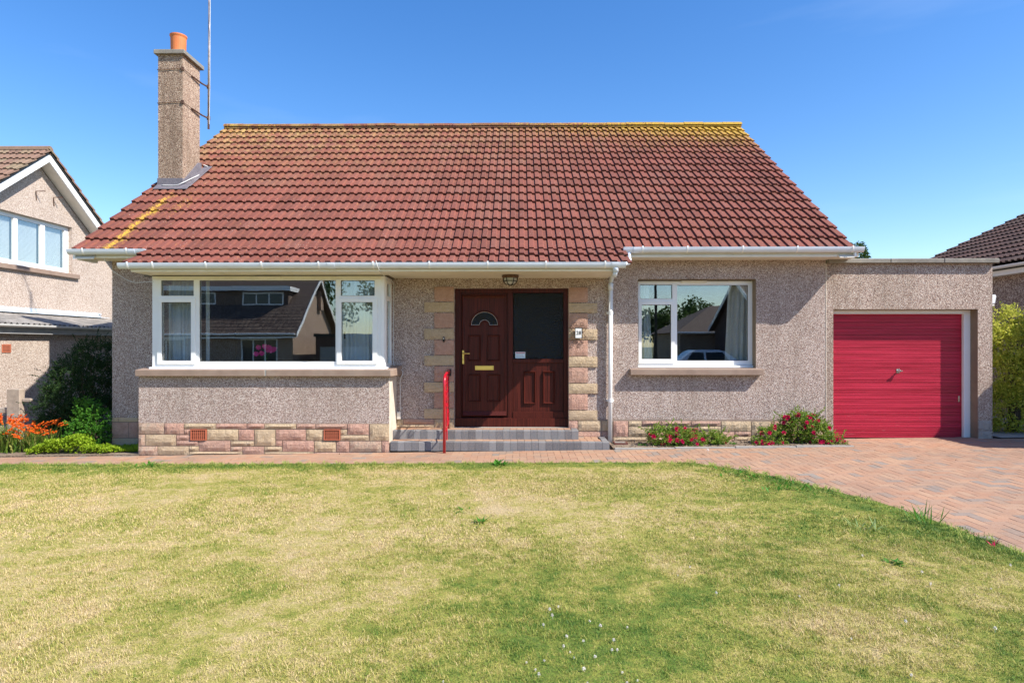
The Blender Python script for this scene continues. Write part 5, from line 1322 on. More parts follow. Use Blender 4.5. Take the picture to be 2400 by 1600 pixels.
joined('tile_field', None, [(a, b_) for a, b_, c_ in lst if id((a, b_, c_)) not in ids and not any(M is b_ for _, M, _ in near)], M_tile_r, nrr)
mb = MB(); mb.prism([(xe - .06, ze + .03), (xe + 6, ze + .05 + 6 * math.tan(QP)), (xe + 6, ze - .10 + 6 * math.tan(QP)), (xe - .06, ze - .10)], 'y', QY1 + .001, QY1 + .05); mb.build('bargeboard', M_tile_r, nr_)
mb = MB(); mb.box(xe + .02, xe + .04, 8.0, QY1, 3.0, ze - .01); mb.box(xe + .04, XQ, 8.0, QY1, 3.0, 3.012); mb.build('fascia', M_fascia, nr_)
yc_ = xe - .045; zt_ = ze - .02
prof = [(yc_ + R * math.cos(math.pi * k / n), zt_ - R * math.sin(math.pi * k / n)) for k in range(n + 1)] + [(yc_ + (R - .005) * math.cos(math.pi * k / n), zt_ - (R - .005) * math.sin(math.pi * k / n)) for k in range(n, -1, -1)]
n = 8; prof = [(yc_ - R * math.cos(math.pi * k / n), zt_ - R * math.sin(math.pi * k / n)) for k in range(n + 1)] + [(yc_ - (R - .005) * math.cos(math.pi * k / n), zt_ - (R - .005) * math.sin(math.pi * k / n)) for k in range(n, -1, -1)]
mb = MB(); mb.prism(prof, 'y', 8.0, QY1); mb.build('gutter', M_white, nr_)

# ================================================================== FENCE
fn = thing('post_and_rail_fence', (-8.2, 10.5, 0), 'weathered concrete post and rail fence between the two gardens, far left', 'fence')
M_fence = simple('weathered_concrete', (0.34, 0.27, 0.21), .9, var=.2, nscale=12, bump=.004, dirt=((0.5, 0.48, 0.42), .5))
fx0_, fx1_ = PX(23, 10.5), PX(57, 10.6); fzt = PZ(912, 10.5)
mb = MB(); xm_ = fx1_ - .125
mb.box(xm_ - .10, xm_ + .125, 10.5, 10.62, -.2, fzt); o = mb.build('post', M_fence, fn, bevel=.012)
mb = MB(); mb.box(-12, xm_ - .101, 10.53, 10.59, PZ(970, 10.5), PZ(957, 10.5)); mb.build('rail', M_fence, fn, bevel=.01)
mb = MB(); mb.box(xm_ + .126, xm_ + .28, 10.54, 10.60, PZ(944, 10.5), PZ(935, 10.5)); mb.build('rail', M_fence, fn, bevel=.012)
mb = MB(); mb.box(xm_ + .126, xm_ + .30, 10.54, 10.60, PZ(1006, 10.5), PZ(998, 10.5)); mb.build('rail', M_fence, fn, bevel=.012)
mb = MB(); mb.box(-12, xm_ - .101, 10.54, 10.58, .18, .27); mb.build('rail', M_fence, fn, bevel=.01)
# ================================================================== PLANTS
def leaf_quad(mb, c, d, nrm, L, W, fold=0.25):
    """a small folded leaf: base c, direction d, width W"""
    s = d.cross(nrm)
    if s.length < 1e-6: s = d.orthogonal()
    s.normalize(); up = s.cross(d).normalized()
    b = c + d * L * .45
    mb.add([c, b + s * W * .5 + up * W * fold, c + d * L, b - s * W * .5 + up * W * fold], [(0, 1, 2), (0, 2, 3)])
def rdir(r, up=0.0):
    while True:
        v = Vector((r.uniform(-1, 1), r.uniform(-1, 1), r.uniform(-1, 1) + up))
        if .05 < v.length < 1.6: return v.normalized()
def bush(name, loc, blobs, n, L, W, mat, label, cat, seed, stems=10, group=None, up=.3, smat=None, sprays=0, shell=.55):
    """blobs: (x, y, z, rx, ry, rz) in world space; leaves sit in clumps over the volume"""
    r = random.Random(seed); root = thing(name, loc, label, cat, group)
    mb = MB(); tot = sum(b[3] * b[4] * b[5] for b in blobs) ** 1
    ws = [max(b[3] * b[5], .001) for b in blobs]; sw_ = sum(ws)
    for b, w in zip(blobs, ws):
        k = int(n * w / sw_); left = k
        while left > 0:
            d = rdir(r); q = shell + (1 - shell) * r.random() ** .6
            q *= 1 + .22 * noise.noise(Vector((d.x * 2.2 + seed, d.y * 2.2, d.z * 2.2)))
            c0 = Vector((b[0] + d.x * b[3] * q, b[1] + d.y * b[4] * q, b[2] + d.z * b[5] * q))
            m = r.randint(4, 9); left -= m
            tw = (d + rdir(r) * .8 + Vector((0, 0, up))).normalized(); ln = L * r.uniform(1.5, 3)
            for i in range(m):
                cc = c0 + tw * ln * i / m
                dd = (tw * .6 + rdir(r)).normalized(); leaf_quad(mb, cc, dd, rdir(r), L * r.uniform(.6, 1.15), W * r.uniform(.7, 1.1))
    for i in range(sprays):
        b = r.choice(blobs); d = rdir(r, .25); d.z = abs(d.z) * .8
        c0 = Vector((b[0] + d.x * b[3] * .9, b[1] + d.y * b[4] * .9, b[2] + d.z * b[5] * .9)); tw = (d + Vector((0, 0, .35)) + rdir(r) * .3).normalized()
        ln = r.uniform(.12, .45) * (1.0 if L > .037 else .55)
        for k in range(int(ln / (L * .28))):
            cc = c0 + tw * k * L * .28 - Vector((0, 0, 1)) * .25 * (k * L * .28) ** 2
            leaf_quad(mb, cc, (tw + rdir(r) * .8).normalized(), rdir(r), L * .8, W * .8)
    o = mb.build('foliage', mat, root, recalc=False); 
    ms = MB(); base = Vector(loc)
    for i in range(stems):
        b = r.choice(blobs); d = rdir(r, .5); e = Vector((b[0] + d.x * b[3] * .75, b[1] + d.y * b[4] * .75, b[2] + abs(d.z) * b[5] * .75))
        s0 = base + Vector((r.uniform(-.12, .12) * b[3], r.uniform(-.12, .12), 0)); mid = s0.lerp(e, .5) + Vector((0, 0, .08)) + rdir(r) * .03
        ms.tube([s0, mid, e], [.012, .008, .003], 5)
    ms.build('stem', smat or M_bark, root)
    return root
zbase = lambda x: gz(x) + .03
# big dark shrub in the shade, left of the bungalow
def blob_px(px, py, Y, rx, ry, rz): x, z = P(px, py, Y); return (x, Y, z, rx, ry, rz)
bush('dark_shrub', (-7.5, 11.0, zbase(-7.5)), [blob_px(195, 905, 10.9, .52, .5, .58), blob_px(215, 985, 10.8, .48, .45, .42), blob_px(160, 955, 10.8, .45, .4, .52), blob_px(225, 855, 11.0, .36, .4, .45), blob_px(140, 1010, 10.7, .4, .35, .32)],
     30000, .048, .017, M_lf_dark, 'large dark small-leaved shrub in the shade between the two houses', 'shrub', 21, 26, sprays=110, shell=.6)
bush('leafy_shrub', (-6.75, 10.15, zbase(-6.75)), [blob_px(215, 985, 10.15, .27, .2, .26), blob_px(190, 1010, 10.1, .24, .2, .22), blob_px(225, 1020, 10.1, .25, .18, .18), blob_px(205, 955, 10.2, .16, .14, .16)],
     4200, .038, .024, M_lf_green, 'bright green leafy shrub in front of the dark shrub at the left corner', 'shrub', 22, 14, shell=.3)
# low lime ground cover along the path
r = random.Random(31); mb = MB()
for i in range(2600):
    px = r.uniform(70, 330); 
    x = PX(px, 9.75) ; y = r.uniform(9.66, 10.0) + (0.1 if px > 262 else 0)
    if px > 268: y = r.uniform(9.75, 10.12)
    hmax = .29 * (.55 + .5 * noise.noise(Vector((x * 3, y * 3, 3)))) * (1.25 if 110 < px < 200 else .75) * (.6 if px > 240 else 1)
    z0_ = gz(x) + .02; hh_ = hmax * r.random() ** .5; c = Vector((x, y, z0_ + hh_))
    for q in range(4):
        leaf_quad(mb, c, rdir(r, .3), Vector((0, 0, 1)) + rdir(r) * .5, .030 * r.uniform(.7, 1.3), .021)
o = mb.build('ground_cover', M_lf_lime, recalc=False); tag(o, 'low lime green ground cover spilling along the path edge at the left border', 'ground cover', kind='stuff')
# crocosmia: arching blades and orange flower sprays, several clumps
def crocosmia(x0, y0, n, h, label, seed, flowers=16):
    r = random.Random(seed); root = thing('crocosmia', (x0, y0, gz(x0)), label, 'flowering plant', 'orange-flowered clumps in the left border')
    mb = MB()
    for i in range(n):
        a = r.random() * 6.283; lean = r.uniform(.1, .75); H = h * r.uniform(.6, 1.1); w = r.uniform(.009, .017)
        bx_, by_ = x0 + r.gauss(0, .10), y0 + r.gauss(0, .07); d = Vector((math.cos(a), math.sin(a), 0)); s = Vector((-d.y, d.x, 0)); pts_ = []
        for k in range(5):
            t = k / 4; pts_.append((Vector((bx_, by_, gz(x0))) + d * lean * H * t ** 1.8 + Vector((0, 0, H * (t - .28 * lean * t ** 3))), w * (1 - t ** 2)))
        vs = [q for p_, ww in pts_ for q in (p_ + s * ww, p_ - s * ww)]
        mb.add(vs, [(2 * k, 2 * k + 1, 2 * k + 3, 2 * k + 2) for k in range(4)])
    mb.build('blades', M_lf_blade, root, recalc=False)
    for i in range(flowers):
        a = r.random() * 6.283; H = h * r.uniform(.62, 1.08); e = Vector((x0 + math.cos(a) * r.uniform(.05, .34), y0 + math.sin(a) * .2, gz(x0) + H)); s0 = Vector((x0 + r.gauss(0, .06), y0, gz(x0)))
        mid = s0.lerp(e, .6) + Vector((0, 0, .06)); mb = MB(); mb.tube([s0, mid, e], .003, 4); mb.build('flower_stalk', M_lf_blade, root)
        mb = MB(); d = (e - mid).normalized(); d = (d + Vector((math.cos(a), 0, -.2)) * .8).normalized()
        for k in range(7):
            c = e + d * .020 * k
            for q in range(4): leaf_quad(mb, c, (Vector((r.uniform(-1, 1), r.uniform(-1, 1), r.uniform(-.1, 1)))).normalized(), rdir(r), .034, .016)
        mb.build('flower_spray', M_orange, root, recalc=False)
crocosmia(PX(20, 10.0), 10.0, 90, .52, 'clump of orange crocosmia at the far left edge beside the fence', 41, 34)
crocosmia(PX(70, 9.95), 9.95, 80, .40, 'low clump of orange crocosmia between the fence post and the lime ground cover', 42, 26)
crocosmia(PX(105, 10.05), 10.12, 60, .42, 'clump of orange crocosmia nearest the dark shrub', 43, 14)
# roses in the bed
def rose(name_label, blobs, n, nf, seed, loc, mat=None, fcol=None):
    root = bush('rose_bush', loc, blobs, n, .034, .024, mat or M_lf_rose, name_label, 'rose bush', seed, 9, 'red-flowered bushes under the small window', shell=.3, sprays=34)
    r = random.Random(seed + 100)
    for i in range(nf):
        b = r.choice(blobs); d = rdir(r, .25); d.y = -abs(d.y)
        c = Vector((b[0] + d.x * b[3] * 1.02, b[1] + d.y * b[4] * 1.05, max(gz(b[0]) + .05, b[2] + d.z * b[5] * 1.0))); mb = MB(); s = r.uniform(.024, .040)
        for k in range(3):
            for q in range(6):
                a = q * 1.047 + k * .5; tilt = .35 + .5 * k; dd = Vector((math.cos(a) * math.cos(tilt), -math.sin(tilt) * .7, math.sin(a) * math.cos(tilt) + .25)).normalized()
                leaf_quad(mb, c, dd, Vector((0, -1, .3)), s * (1 - .2 * k) * 1.2, s * .95, .3)
        mb.build('flower', fcol or M_crimson, root, recalc=False)
    return root
rose('rose bush with crimson flowers in the bed nearest the downpipe', [blob_px(1548, 1024, 9.85, .20, .16, .17), blob_px(1598, 1020, 9.85, .16, .15, .14), blob_px(1625, 1034, 9.8, .15, .12, .11), blob_px(1580, 1040, 9.75, .2, .1, .09)], 4200, 24, 51, (PX(1580, 9.85), 9.85, gz(2.4)))
rose('small rose bush with hardly any flowers between its two flowering neighbours', [blob_px(1668, 1030, 9.9, .15, .13, .12), blob_px(1690, 1036, 9.85, .10, .10, .08)], 1500, 1, 52, (PX(1670, 9.9), 9.9, gz(3.0)))
rose('wide rose bush with crimson flowers in the bed beside the garage door', [blob_px(1812, 1024, 9.85, .20, .16, .17), blob_px(1872, 1004, 9.9, .22, .18, .27), blob_px(1915, 1016, 9.85, .22, .17, .22), blob_px(1845, 990, 9.92, .09, .1, .12), blob_px(1905, 985, 9.92, .08, .1, .10), blob_px(1950, 1040, 9.8, .18, .12, .10), blob_px(1790, 1042, 9.78, .16, .1, .08)], 9500, 52, 53, (PX(1870, 9.9), 9.9, gz(4.1)))
r = random.Random(77)
for k, (px, lab) in enumerate(((1508, 'tiny green weed in the soil just right of the drain grating'), (1719, 'tiny green weed in the soil between the small and the wide rose bush'))):
    mb = MB(); x, y = PX(px, 9.8), 9.8
    for q in range(26): leaf_quad(mb, Vector((x + r.gauss(0, .03), y + r.gauss(0, .03), gz(x) + .025)), rdir(r, 1.0), rdir(r), .04, .016)
    tag(mb.build('weed', M_lf_green, recalc=False), lab, 'weed')
# tall variegated shrub right of the garage
bush('variegated_shrub', (8.35, 10.9, .14), [blob_px(2375, 960, 10.9, .48, .35, .42), blob_px(2368, 880, 10.9, .42, .32, .42), blob_px(2380, 810, 10.95, .36, .28, .34), blob_px(2366, 757, 11.0, .13, .13, .24), blob_px(2335, 790, 10.9, .12, .12, .16), blob_px(2398, 780, 11.0, .16, .15, .2), blob_px(2420, 900, 10.9, .4, .3, .5)],
     21000, .062, .023, M_lf_yel, 'tall yellow-green variegated shrub at the right edge beyond the garage', 'shrub', 61, 20, sprays=60, shell=.6)
# feathery conifer behind the right end of the roof
root = thing('conifer_tree', (9.9, 19.5, 0), 'feathery green conifer showing behind the right end of the red roof', 'tree')
r = random.Random(71); mb = MB(); tx_, ty_ = PX(2008, 19.5), 19.5
for i in range(2100):
    h = r.random() ** .8; z = 1.0 + h * 3.65; rad = (1 - h) ** .8 * 1.05 + .06; a = r.random() * 6.283
    c = Vector((tx_ + math.cos(a) * rad * r.uniform(.3, 1), ty_ + math.sin(a) * rad * r.uniform(.3, 1), z)); d = Vector((math.cos(a), math.sin(a), r.uniform(-.3, .6))).normalized()
    for q in range(3): leaf_quad(mb, c + d * .05 * q, (d + rdir(r) * .7).normalized(), rdir(r), .12, .04)
mb.build('crown', M_lf_tree, root, recalc=False)
mb = MB(); mb.tube([(tx_, ty_, 0), (tx_ + .05, ty_, 2.5), (tx_, ty_, 4.6)], [.12, .08, .02], 8); mb.build('trunk', M_bark, root)

# ================================================================== LAWN: blades, weeds, clover
def tuft(seed, n, rad, hmin, hmax, w):
    r = random.Random(seed); b = MB()
    for i in range(n):
        a = r.random() * 6.283; q = rad * r.random() ** .5; x, y = math.cos(a) * q, math.sin(a) * q
        aa = r.random() * 6.283; h = r.uniform(hmin, hmax); lean = r.uniform(.2, 1.5) * h; d = Vector((math.cos(aa), math.sin(aa), 0)); s = Vector((-d.y, d.x, 0)) * w * r.uniform(.6, 1.2)
        p0 = Vector((x, y, -.004)); p1 = p0 + d * lean * .35 + Vector((0, 0, h * .65)); p2 = p0 + d * lean + Vector((0, 0, h))
        b.add([p0 + s, p0 - s, p1 - s * .8, p1 + s * .8, p2], [(0, 1, 2, 3), (3, 2, 4)])
    return b
tufts = []
for k in range(4):
    me = tuft(200 + k, 44, .055, .006, .021, .0012).mesh('grass_tuft', M_blade); tufts.append(me)
def gn_scatter(name, base_obj_mesh, meshes, density, seed, smin, smax):
    o = bpy.data.objects.new(name, base_obj_mesh); COL.objects.link(o)
    ng = bpy.data.node_groups.new(name + '_nodes', 'GeometryNodeTree')
    ng.interface.new_socket('Geometry', in_out='INPUT', socket_type='NodeSocketGeometry'); ng.interface.new_socket('Geometry', in_out='OUTPUT', socket_type='NodeSocketGeometry')
    N = ng.nodes; Lk = ng.links; gi = N.new('NodeGroupInput'); go = N.new('NodeGroupOutput')
    dist = N.new('GeometryNodeDistributePointsOnFaces'); dist.inputs['Density'].default_value = density; dist.inputs['Seed'].default_value = seed
    Lk.new(gi.outputs[0], dist.inputs[0]); inst = N.new('GeometryNodeInstanceOnPoints'); Lk.new(dist.outputs['Points'], inst.inputs['Points'])
    g2i = N.new('GeometryNodeGeometryToInstance')
    for me in meshes:
        ob = bpy.data.objects.new('tuft_source', me); oi = N.new('GeometryNodeObjectInfo'); oi.inputs['Object'].default_value = ob; Lk.new(oi.outputs['Geometry'], g2i.inputs[0])
    Lk.new(g2i.outputs[0], inst.inputs['Instance']); inst.inputs['Pick Instance'].default_value = True
    rz = N.new('FunctionNodeRandomValue'); rz.data_type = 'FLOAT_VECTOR'; rz.inputs[0].default_value = (-.12, -.12, 0); rz.inputs[1].default_value = (.12, .12, 6.283); rz.inputs['Seed'].default_value = seed + 1
    Lk.new(rz.outputs[0], inst.inputs['Rotation'])
    rs = N.new('FunctionNodeRandomValue'); rs.data_type = 'FLOAT'; rs.inputs[2].default_value = smin; rs.inputs[3].default_value = smax; rs.inputs['Seed'].default_value = seed + 2
    Lk.new(rs.outputs[1], inst.inputs['Scale']); Lk.new(inst.outputs[0], go.inputs[0])
    md = o.modifiers.new('scatter', 'NODES'); md.node_group = ng; o['kind'] = 'stuff'; return o
# the part of the lawn near enough to show blades
def patch_mesh(name, cells, zadd=.012):
    b = MB()
    for (x0, x1, y0, y1) in cells: b.add([(x0, y0, gz(x0) + zadd), (x1, y0, gz(x1) + zadd), (x1, y1, gz(x1) + zadd), (x0, y1, gz(x0) + zadd)], [(0, 1, 2, 3)])
    return b.mesh(name, M_blade)
def lawn_cells(ya, yb, st, xlim):
    out = []; y = ya
    while y < yb - 1e-6:
        x = -xlim(y)
        while x < edge_x(y + st) - .02:
            x1_ = min(x + st, edge_x(y + st / 2) + .03); y1_ = min(y + st, PATH_F((x + x1_) / 2) + .03)
            if y < PATH_F(x) and x1_ > x: out.append((x, x1_, y, y1_))
            x += st
        y += st
    return out
lim = lambda y: .86 * y + .9
near = gn_scatter('lawn_grass', patch_mesh('lawn_near', lawn_cells(2.5, 5.1, .2, lim)), tufts, 560, 5, .7, 1.25)
tag(near, 'short dry lawn grass, straw with green patches, nearest the camera', 'grass')
far_t = [tuft(300 + k, 30, .07, .007, .023, .0020).mesh('grass_tuft', M_blade) for k in range(3)]
far = gn_scatter('lawn_grass', patch_mesh('lawn_far', lawn_cells(5.1, 8.95, .2, lim)), far_t, 330, 9, .7, 1.25)
tag(far, 'short dry lawn grass, straw with green patches, towards the path', 'grass')
# ragged greener fringe along the paved edges
M_fringe = leaf('fringe_blade', [(0.16, 0.28, 0.04), (0.30, 0.42, 0.07), (0.50, 0.50, 0.16)])
fr_t = []
for k in range(3): fr_t.append(tuft(400 + k, 30, .045, .025, .065, .0024).mesh('fringe_tuft', M_fringe))
cells = []
x = -8.5
while x < 2.3: cells.append((x, x + .2, PATH_F(x + .1) - .11, PATH_F(x + .1) + .035)); x += .2
for (ax_, ay_), (bx_, by_) in zip(EDGE, EDGE[1:9]):
    n_ = max(1, int((ay_ - by_) / .12))
    for q in range(n_):
        t0, t1 = q / n_, (q + 1) / n_; xa_, ya_ = ax_ + (bx_ - ax_) * t0, ay_ + (by_ - ay_) * t0; xb_, yb_ = ax_ + (bx_ - ax_) * t1, ay_ + (by_ - ay_) * t1
        cells.append((min(xa_, xb_) - .13, max(xa_, xb_) + .015, yb_, ya_))
fr = gn_scatter('lawn_edge_grass', patch_mesh('lawn_fringe', cells, .016), fr_t, 95, 13, .35, 1.0)
tag(fr, 'longer green grass fringe overhanging the path and driveway edges', 'grass')
# weeds in the lawn
def weed(px, py, n, L, W, label, mat, seed, up=.5, spread=.04):
    r = random.Random(seed); Y = 1.585 * F / (py - HOR)
    for _ in range(4): x = PX(px, Y); Y = (EYE - gz(x)) * F / (py - HOR)
    x = PX(px, Y); mb = MB()
    for q in range(n):
        a = q * 2.4 + r.uniform(-.3, .3); d = Vector((math.cos(a), math.sin(a), up * r.uniform(.4, 1.4))).normalized()
        leaf_quad(mb, Vector((x + r.gauss(0, spread), Y + r.gauss(0, spread), gz(x) + .012)), d, Vector((0, 0, 1)), L * r.uniform(.6, 1.2), W * r.uniform(.7, 1.2), .1)
    tag(mb.build('weed', mat, recalc=False), label, 'weed')
M_weed = leaf('weed_leaf', [(0.04, 0.15, 0.015), (0.08, 0.24, 0.025)])
M_weed2 = leaf('pale_blade', [(0.20, 0.30, 0.10), (0.35, 0.45, 0.20)])
weed(1171, 1092, 30, .11, .035, 'leafy green weed at the path edge in front of the steps', M_weed, 1, .7, .05)
weed(1128, 1228, 16, .10, .016, 'small plantain rosette in the middle of the lawn', M_weed, 2, .5, .02)
weed(1080, 1200, 12, .06, .02, 'flat leafy weed in the lawn just beyond the plantain rosette', M_weed, 3, .3, .05)
weed(348, 1094, 26, .10, .03, 'green weed at the path edge below the bay window', M_weed, 4, .5, .08)
weed(2165, 1225, 34, .20, .010, 'tuft of long grass at the driveway edge on the right', M_weed, 5, 1.0, .05)
weed(2030, 1240, 16, .16, .010, 'pale wiry grass tuft in the lawn near the driveway', M_weed2, 6, .9, .06)
weed(2098, 1320, 14, .08, .035, 'low broad-leaved weed in the right of the lawn', M_weed, 7, .25, .03)
weed(1750, 1112, 60, .07, .03, 'patch of creeping green weed at the driveway corner of the lawn', M_weed, 8, .4, .16)
weed(1860, 1145, 70, .08, .02, 'thick green grass clump on the curve of the driveway edge', M_weed, 9, .9, .15)
weed(2330, 1280, 8, .09, .008, 'reddish weed stalk growing at the far right driveway edge', M_crimson, 10, 1.6, .01)
# clover heads
rc = random.Random(88)
b = MB()
for q in range(42):
    d = rdir(rc, .3); leaf_quad(b, Vector((0, 0, .038)) + d * .004, d, rdir(rc), .011, .005)
b.tube([(0, 0, 0), (0, 0, .036)], .001, 4); me_cl = b.mesh('clover_flower', M_clover)
spots = [(1432, 866), (1376, 886), (1401, 919), (1354, 968), (1604, 943), (1658, 978), (1808, 978), (1482, 1028), (1574, 1056), (1738, 1056), (1460, 1086), (1498, 1113), (1757, 1103), (1727, 1105), (1519, 1145), (1632, 1145), (1255, 1172), (1355, 1160), (1308, 1210), (1578, 1211), (1790, 1224), (1322, 1245), (1870, 1270), (1802, 1280), (790, 1277), (1590, 1283), (992, 186), (2088, 690)]
spots = [(700 + a / 2.352, 1050 + c / 2.352) for a, c in spots] + [(1600 + a / 2.614, 1000 + c / 2.614) for a, c in ((719, 1022), (963, 962), (1107, 778), (1462, 880), (1515, 950), (1888, 968), (2015, 835), (1372, 1180), (1030, 1275), (1400, 1505), (1913, 1222), (45, 848), (206, 1010))]
for px, py in spots:
    Y = 1.585 * F / (py - HOR)
    for _ in range(4): x = PX(px, Y); Y = (EYE - gz(x) - .03) * F / (py - HOR)
    x = PX(px, Y); o = put('clover_flower', me_cl, None, (x, Y, gz(x) + .008), (rc.uniform(-.3, .3), rc.uniform(-.3, .3), rc.random() * 6)); sc_ = rc.uniform(.38, .7); o.scale = (sc_, sc_, sc_)
    if py < 1200: lab = 'lone white clover flower near the %s of the lawn' % ('back middle' if px < 1300 else 'back right')
    elif px < 1080: lab = 'lone white clover flower at the bottom edge of the lawn, leftmost of all'
    elif px < 1500: lab = 'white clover flower in the thick cluster at the bottom middle of the lawn'
    elif px < 1700: lab = 'white clover flower between the thick cluster and the right of the lawn'
    else: lab = 'sparse white clover flower in the right part of the lawn towards the driveway'
    gp_ = {'l': 'lone clover flowers', 'w': 'white clover flowers in the lawn, middle', 's': 'white clover flowers in the lawn, right'}[lab[0]]
    if 'between' in lab: gp_ = 'white clover flowers between the cluster and the right side'
    tag(o, lab, 'clover flower', gp_)
# dandelion clock at the path, dropped petals and leaves on the paving
Y = 9.05; x = PX(1659, Y); b = MB(); r = random.Random(5)
for q in range(60):
    d = rdir(r, .3); leaf_quad(b, Vector((x, Y, gz(x) + .07)), d, rdir(r), .024, .004)
b.tube([(x, Y, gz(x)), (x, Y, gz(x) + .07)], .0015, 4)
tag(b.build('dandelion_clock', M_clover, recalc=False), 'white dandelion seed head standing on the block path in front of the roses', 'dandelion')
b = MB()
for q in range(34):
    x = r.uniform(-6, 8); y = r.uniform(8.8, 9.5) if x < 2.3 else r.uniform(5.5, 9.9)
    if x > 2.3 and x < edge_x(y) + .1: continue
    leaf_quad(b, Vector((x, y, gz(x) + .004)), rdir(r), Vector((0, 0, 1)), .03, .016)
o = b.build('fallen_leaves', simple('dead_leaf', (0.14, 0.08, 0.04), .8, var=.4), recalc=False); tag(o, 'scattered small dead leaves on the block paving', 'fallen leaves', kind='stuff')

# ================================================================== ACROSS THE ROAD (seen in the window glass)
op = thing('dormer_house', (-15, -18.6, -.5), 'dark-roofed house with a long flat dormer across the road, mirrored in the bay window', 'house')
oz = -.5
ox0, ox1, oy = -24.5, -13.7, -18.6      # eaves line, house runs away from the road
M_h_op = harl('harling_opposite', HARL, 60, (0.85, 0.72, 0.58), .2)
OPP = math.radians(38)
mb = MB(); wall_grid(mb, [ox0, ox1], [oz, 2.4], -19.2, -19.0, [(-16.8, -14.6, .1, 2.0), (-22.5, -20.2, .4, 2.0)])
mb.prism([(-19.2, oz), (-28.0, oz), (-28.0, 2.4), (-23.3, 2.4 + 4.3 * math.tan(OPP)), (-19.2, 2.4)], 'x', ox1 - .3, ox1 - .05); mb.build('wall', M_h_op, op)
mb = MB(); mb.prism([(oy, 2.25), (-23.3, 2.35 + 4.7 * math.tan(OPP)), (-28.0, 2.25), (-28.0, 2.1), (-23.3, 2.15 + 4.7 * math.tan(OPP)), (oy, 2.1)], 'x', ox0, ox1 + .35)
orf = mb.build('roof', M_tile_o, op)
# tile courses as overlapping strips
mb = MB()
for k in range(17):
    y0_ = oy - k * .345 * math.cos(OPP); z0_ = 2.27 + k * .345 * math.sin(OPP); y1_ = y0_ - .40 * math.cos(OPP); z1_ = z0_ + .40 * math.sin(OPP)
    x = ox0
    while x < ox1 + .3: mb.prism([(y0_, z0_ + .045), (y1_, z1_ + .012), (y1_, z1_ - .01), (y0_, z0_ + .01)], 'x', x, x + .17); mb.prism([(y0_, z0_ + .022), (y1_, z1_ - .004), (y1_, z1_ - .012), (y0_, z0_ + .0)], 'x', x + .17, x + .30); x += .30
o = mb.build('tile_field', M_tile_o, orf, recalc=False); o['kind'] = 'stuff'
mb = MB(); t2_ = math.tan(OPP)
for x_ in (ox1 + .36,): mb.prism([(oy, 2.28), (-23.3, 2.42 + 4.7 * t2_), (-28, 2.28), (-28, 2.05), (-23.3, 2.18 + 4.7 * t2_), (oy, 2.05)], 'x', x_, x_ + .05)
mb.build('bargeboard', M_white, op)
mb = MB(); mb.tube([(ox0, oy + .05, 2.25), (ox1 + .3, oy + .05, 2.25)], .06, 8); mb.box(ox0, ox1 + .3, oy - .06, oy - .02, 2.0, 2.24); mb.build('gutter', M_white, op)
dz0, dz1 = 3.9, 5.25
mb = MB(); wall_grid(mb, [ox0 + 1, ox1 - 1.0], [dz0 - .6, dz1], -21.2, -21.0, [(-17.6, -15.0, 4.15, 4.95), (-20.6, -19.3, 4.2, 4.95)])
mb.box(ox1 - 1.1, ox1 - 1.0, -24, -21.2, dz0 - .6, dz1); mb.build('dormer_cheek', M_tile_o, op)
mb = MB(); mb.box(ox0 + .8, ox1 - .8, -24.5, -20.75, dz1, dz1 + .05); mb.build('dormer_roof', M_cope, op)
mb = MB(); mb.box(ox0 + .8, ox1 - .8, -20.75, -20.7, dz1 - .22, dz1 + .06); mb.box(ox1 - .8, ox1 - .75, -24.5, -20.7, dz1 - .22, dz1 + .06); mb.build('dormer_fascia', M_white, op)
def far_window(x0, x1, z0, z1, y, n, parent):
    fr_ = bars('window', (x0, x1, z0, z1), [(x0 + .08 + k * (x1 - x0 - .08) / n, x0 + (k + 1) * (x1 - x0 - .08) / n, z0 + .08, z1 - .08) for k in range(n)], y - .06, y, parent, bevel=0)
    mb = MB(); mb.box(x0 + .05, x1 - .05, y - .05, y - .04, z0 + .05, z1 - .05); mb.build('pane', simple('far_glass', (0.02, 0.03, 0.045), .05), fr_)
far_window(-17.6, -15.0, 4.15, 4.95, -20.98, 3, op); far_window(-20.6, -19.3, 4.2, 4.95, -20.98, 1, op)
far_window(-16.8, -14.6, .1, 2.0, -18.98, 3, op); far_window(-22.5, -20.2, .4, 2.0, -18.98, 2, op)
mb = MB(); mb.box(-14.2, -13.5, -24.6, -24.0, 4, 7.3); mb.box(-14.3, -13.4, -24.7, -23.9, 7.3, 7.4); mb.build('chimney', M_h_op, op)
# its garage, to the right of the gable
og = thing('brown_garage', (-11, -19.5, oz), 'low brown garage with a pale door beside the dormer house, mirrored in the bay window', 'garage')
mb = MB(); mb.box(-12.5, -8.8, -25, -19.6, oz, 2.1); mb.build('wall', simple('brown_brick', (0.10, 0.05, 0.035), .9), og)
mb = MB(); mb.box(-12.2, -9.2, -19.59, -19.55, oz, 1.5); mb.build('garage_door', M_conc, og)
mb = MB(); mb.box(-12.6, -8.7, -25.1, -19.5, 2.1, 2.3); mb.build('roof_edge', M_iron, og)
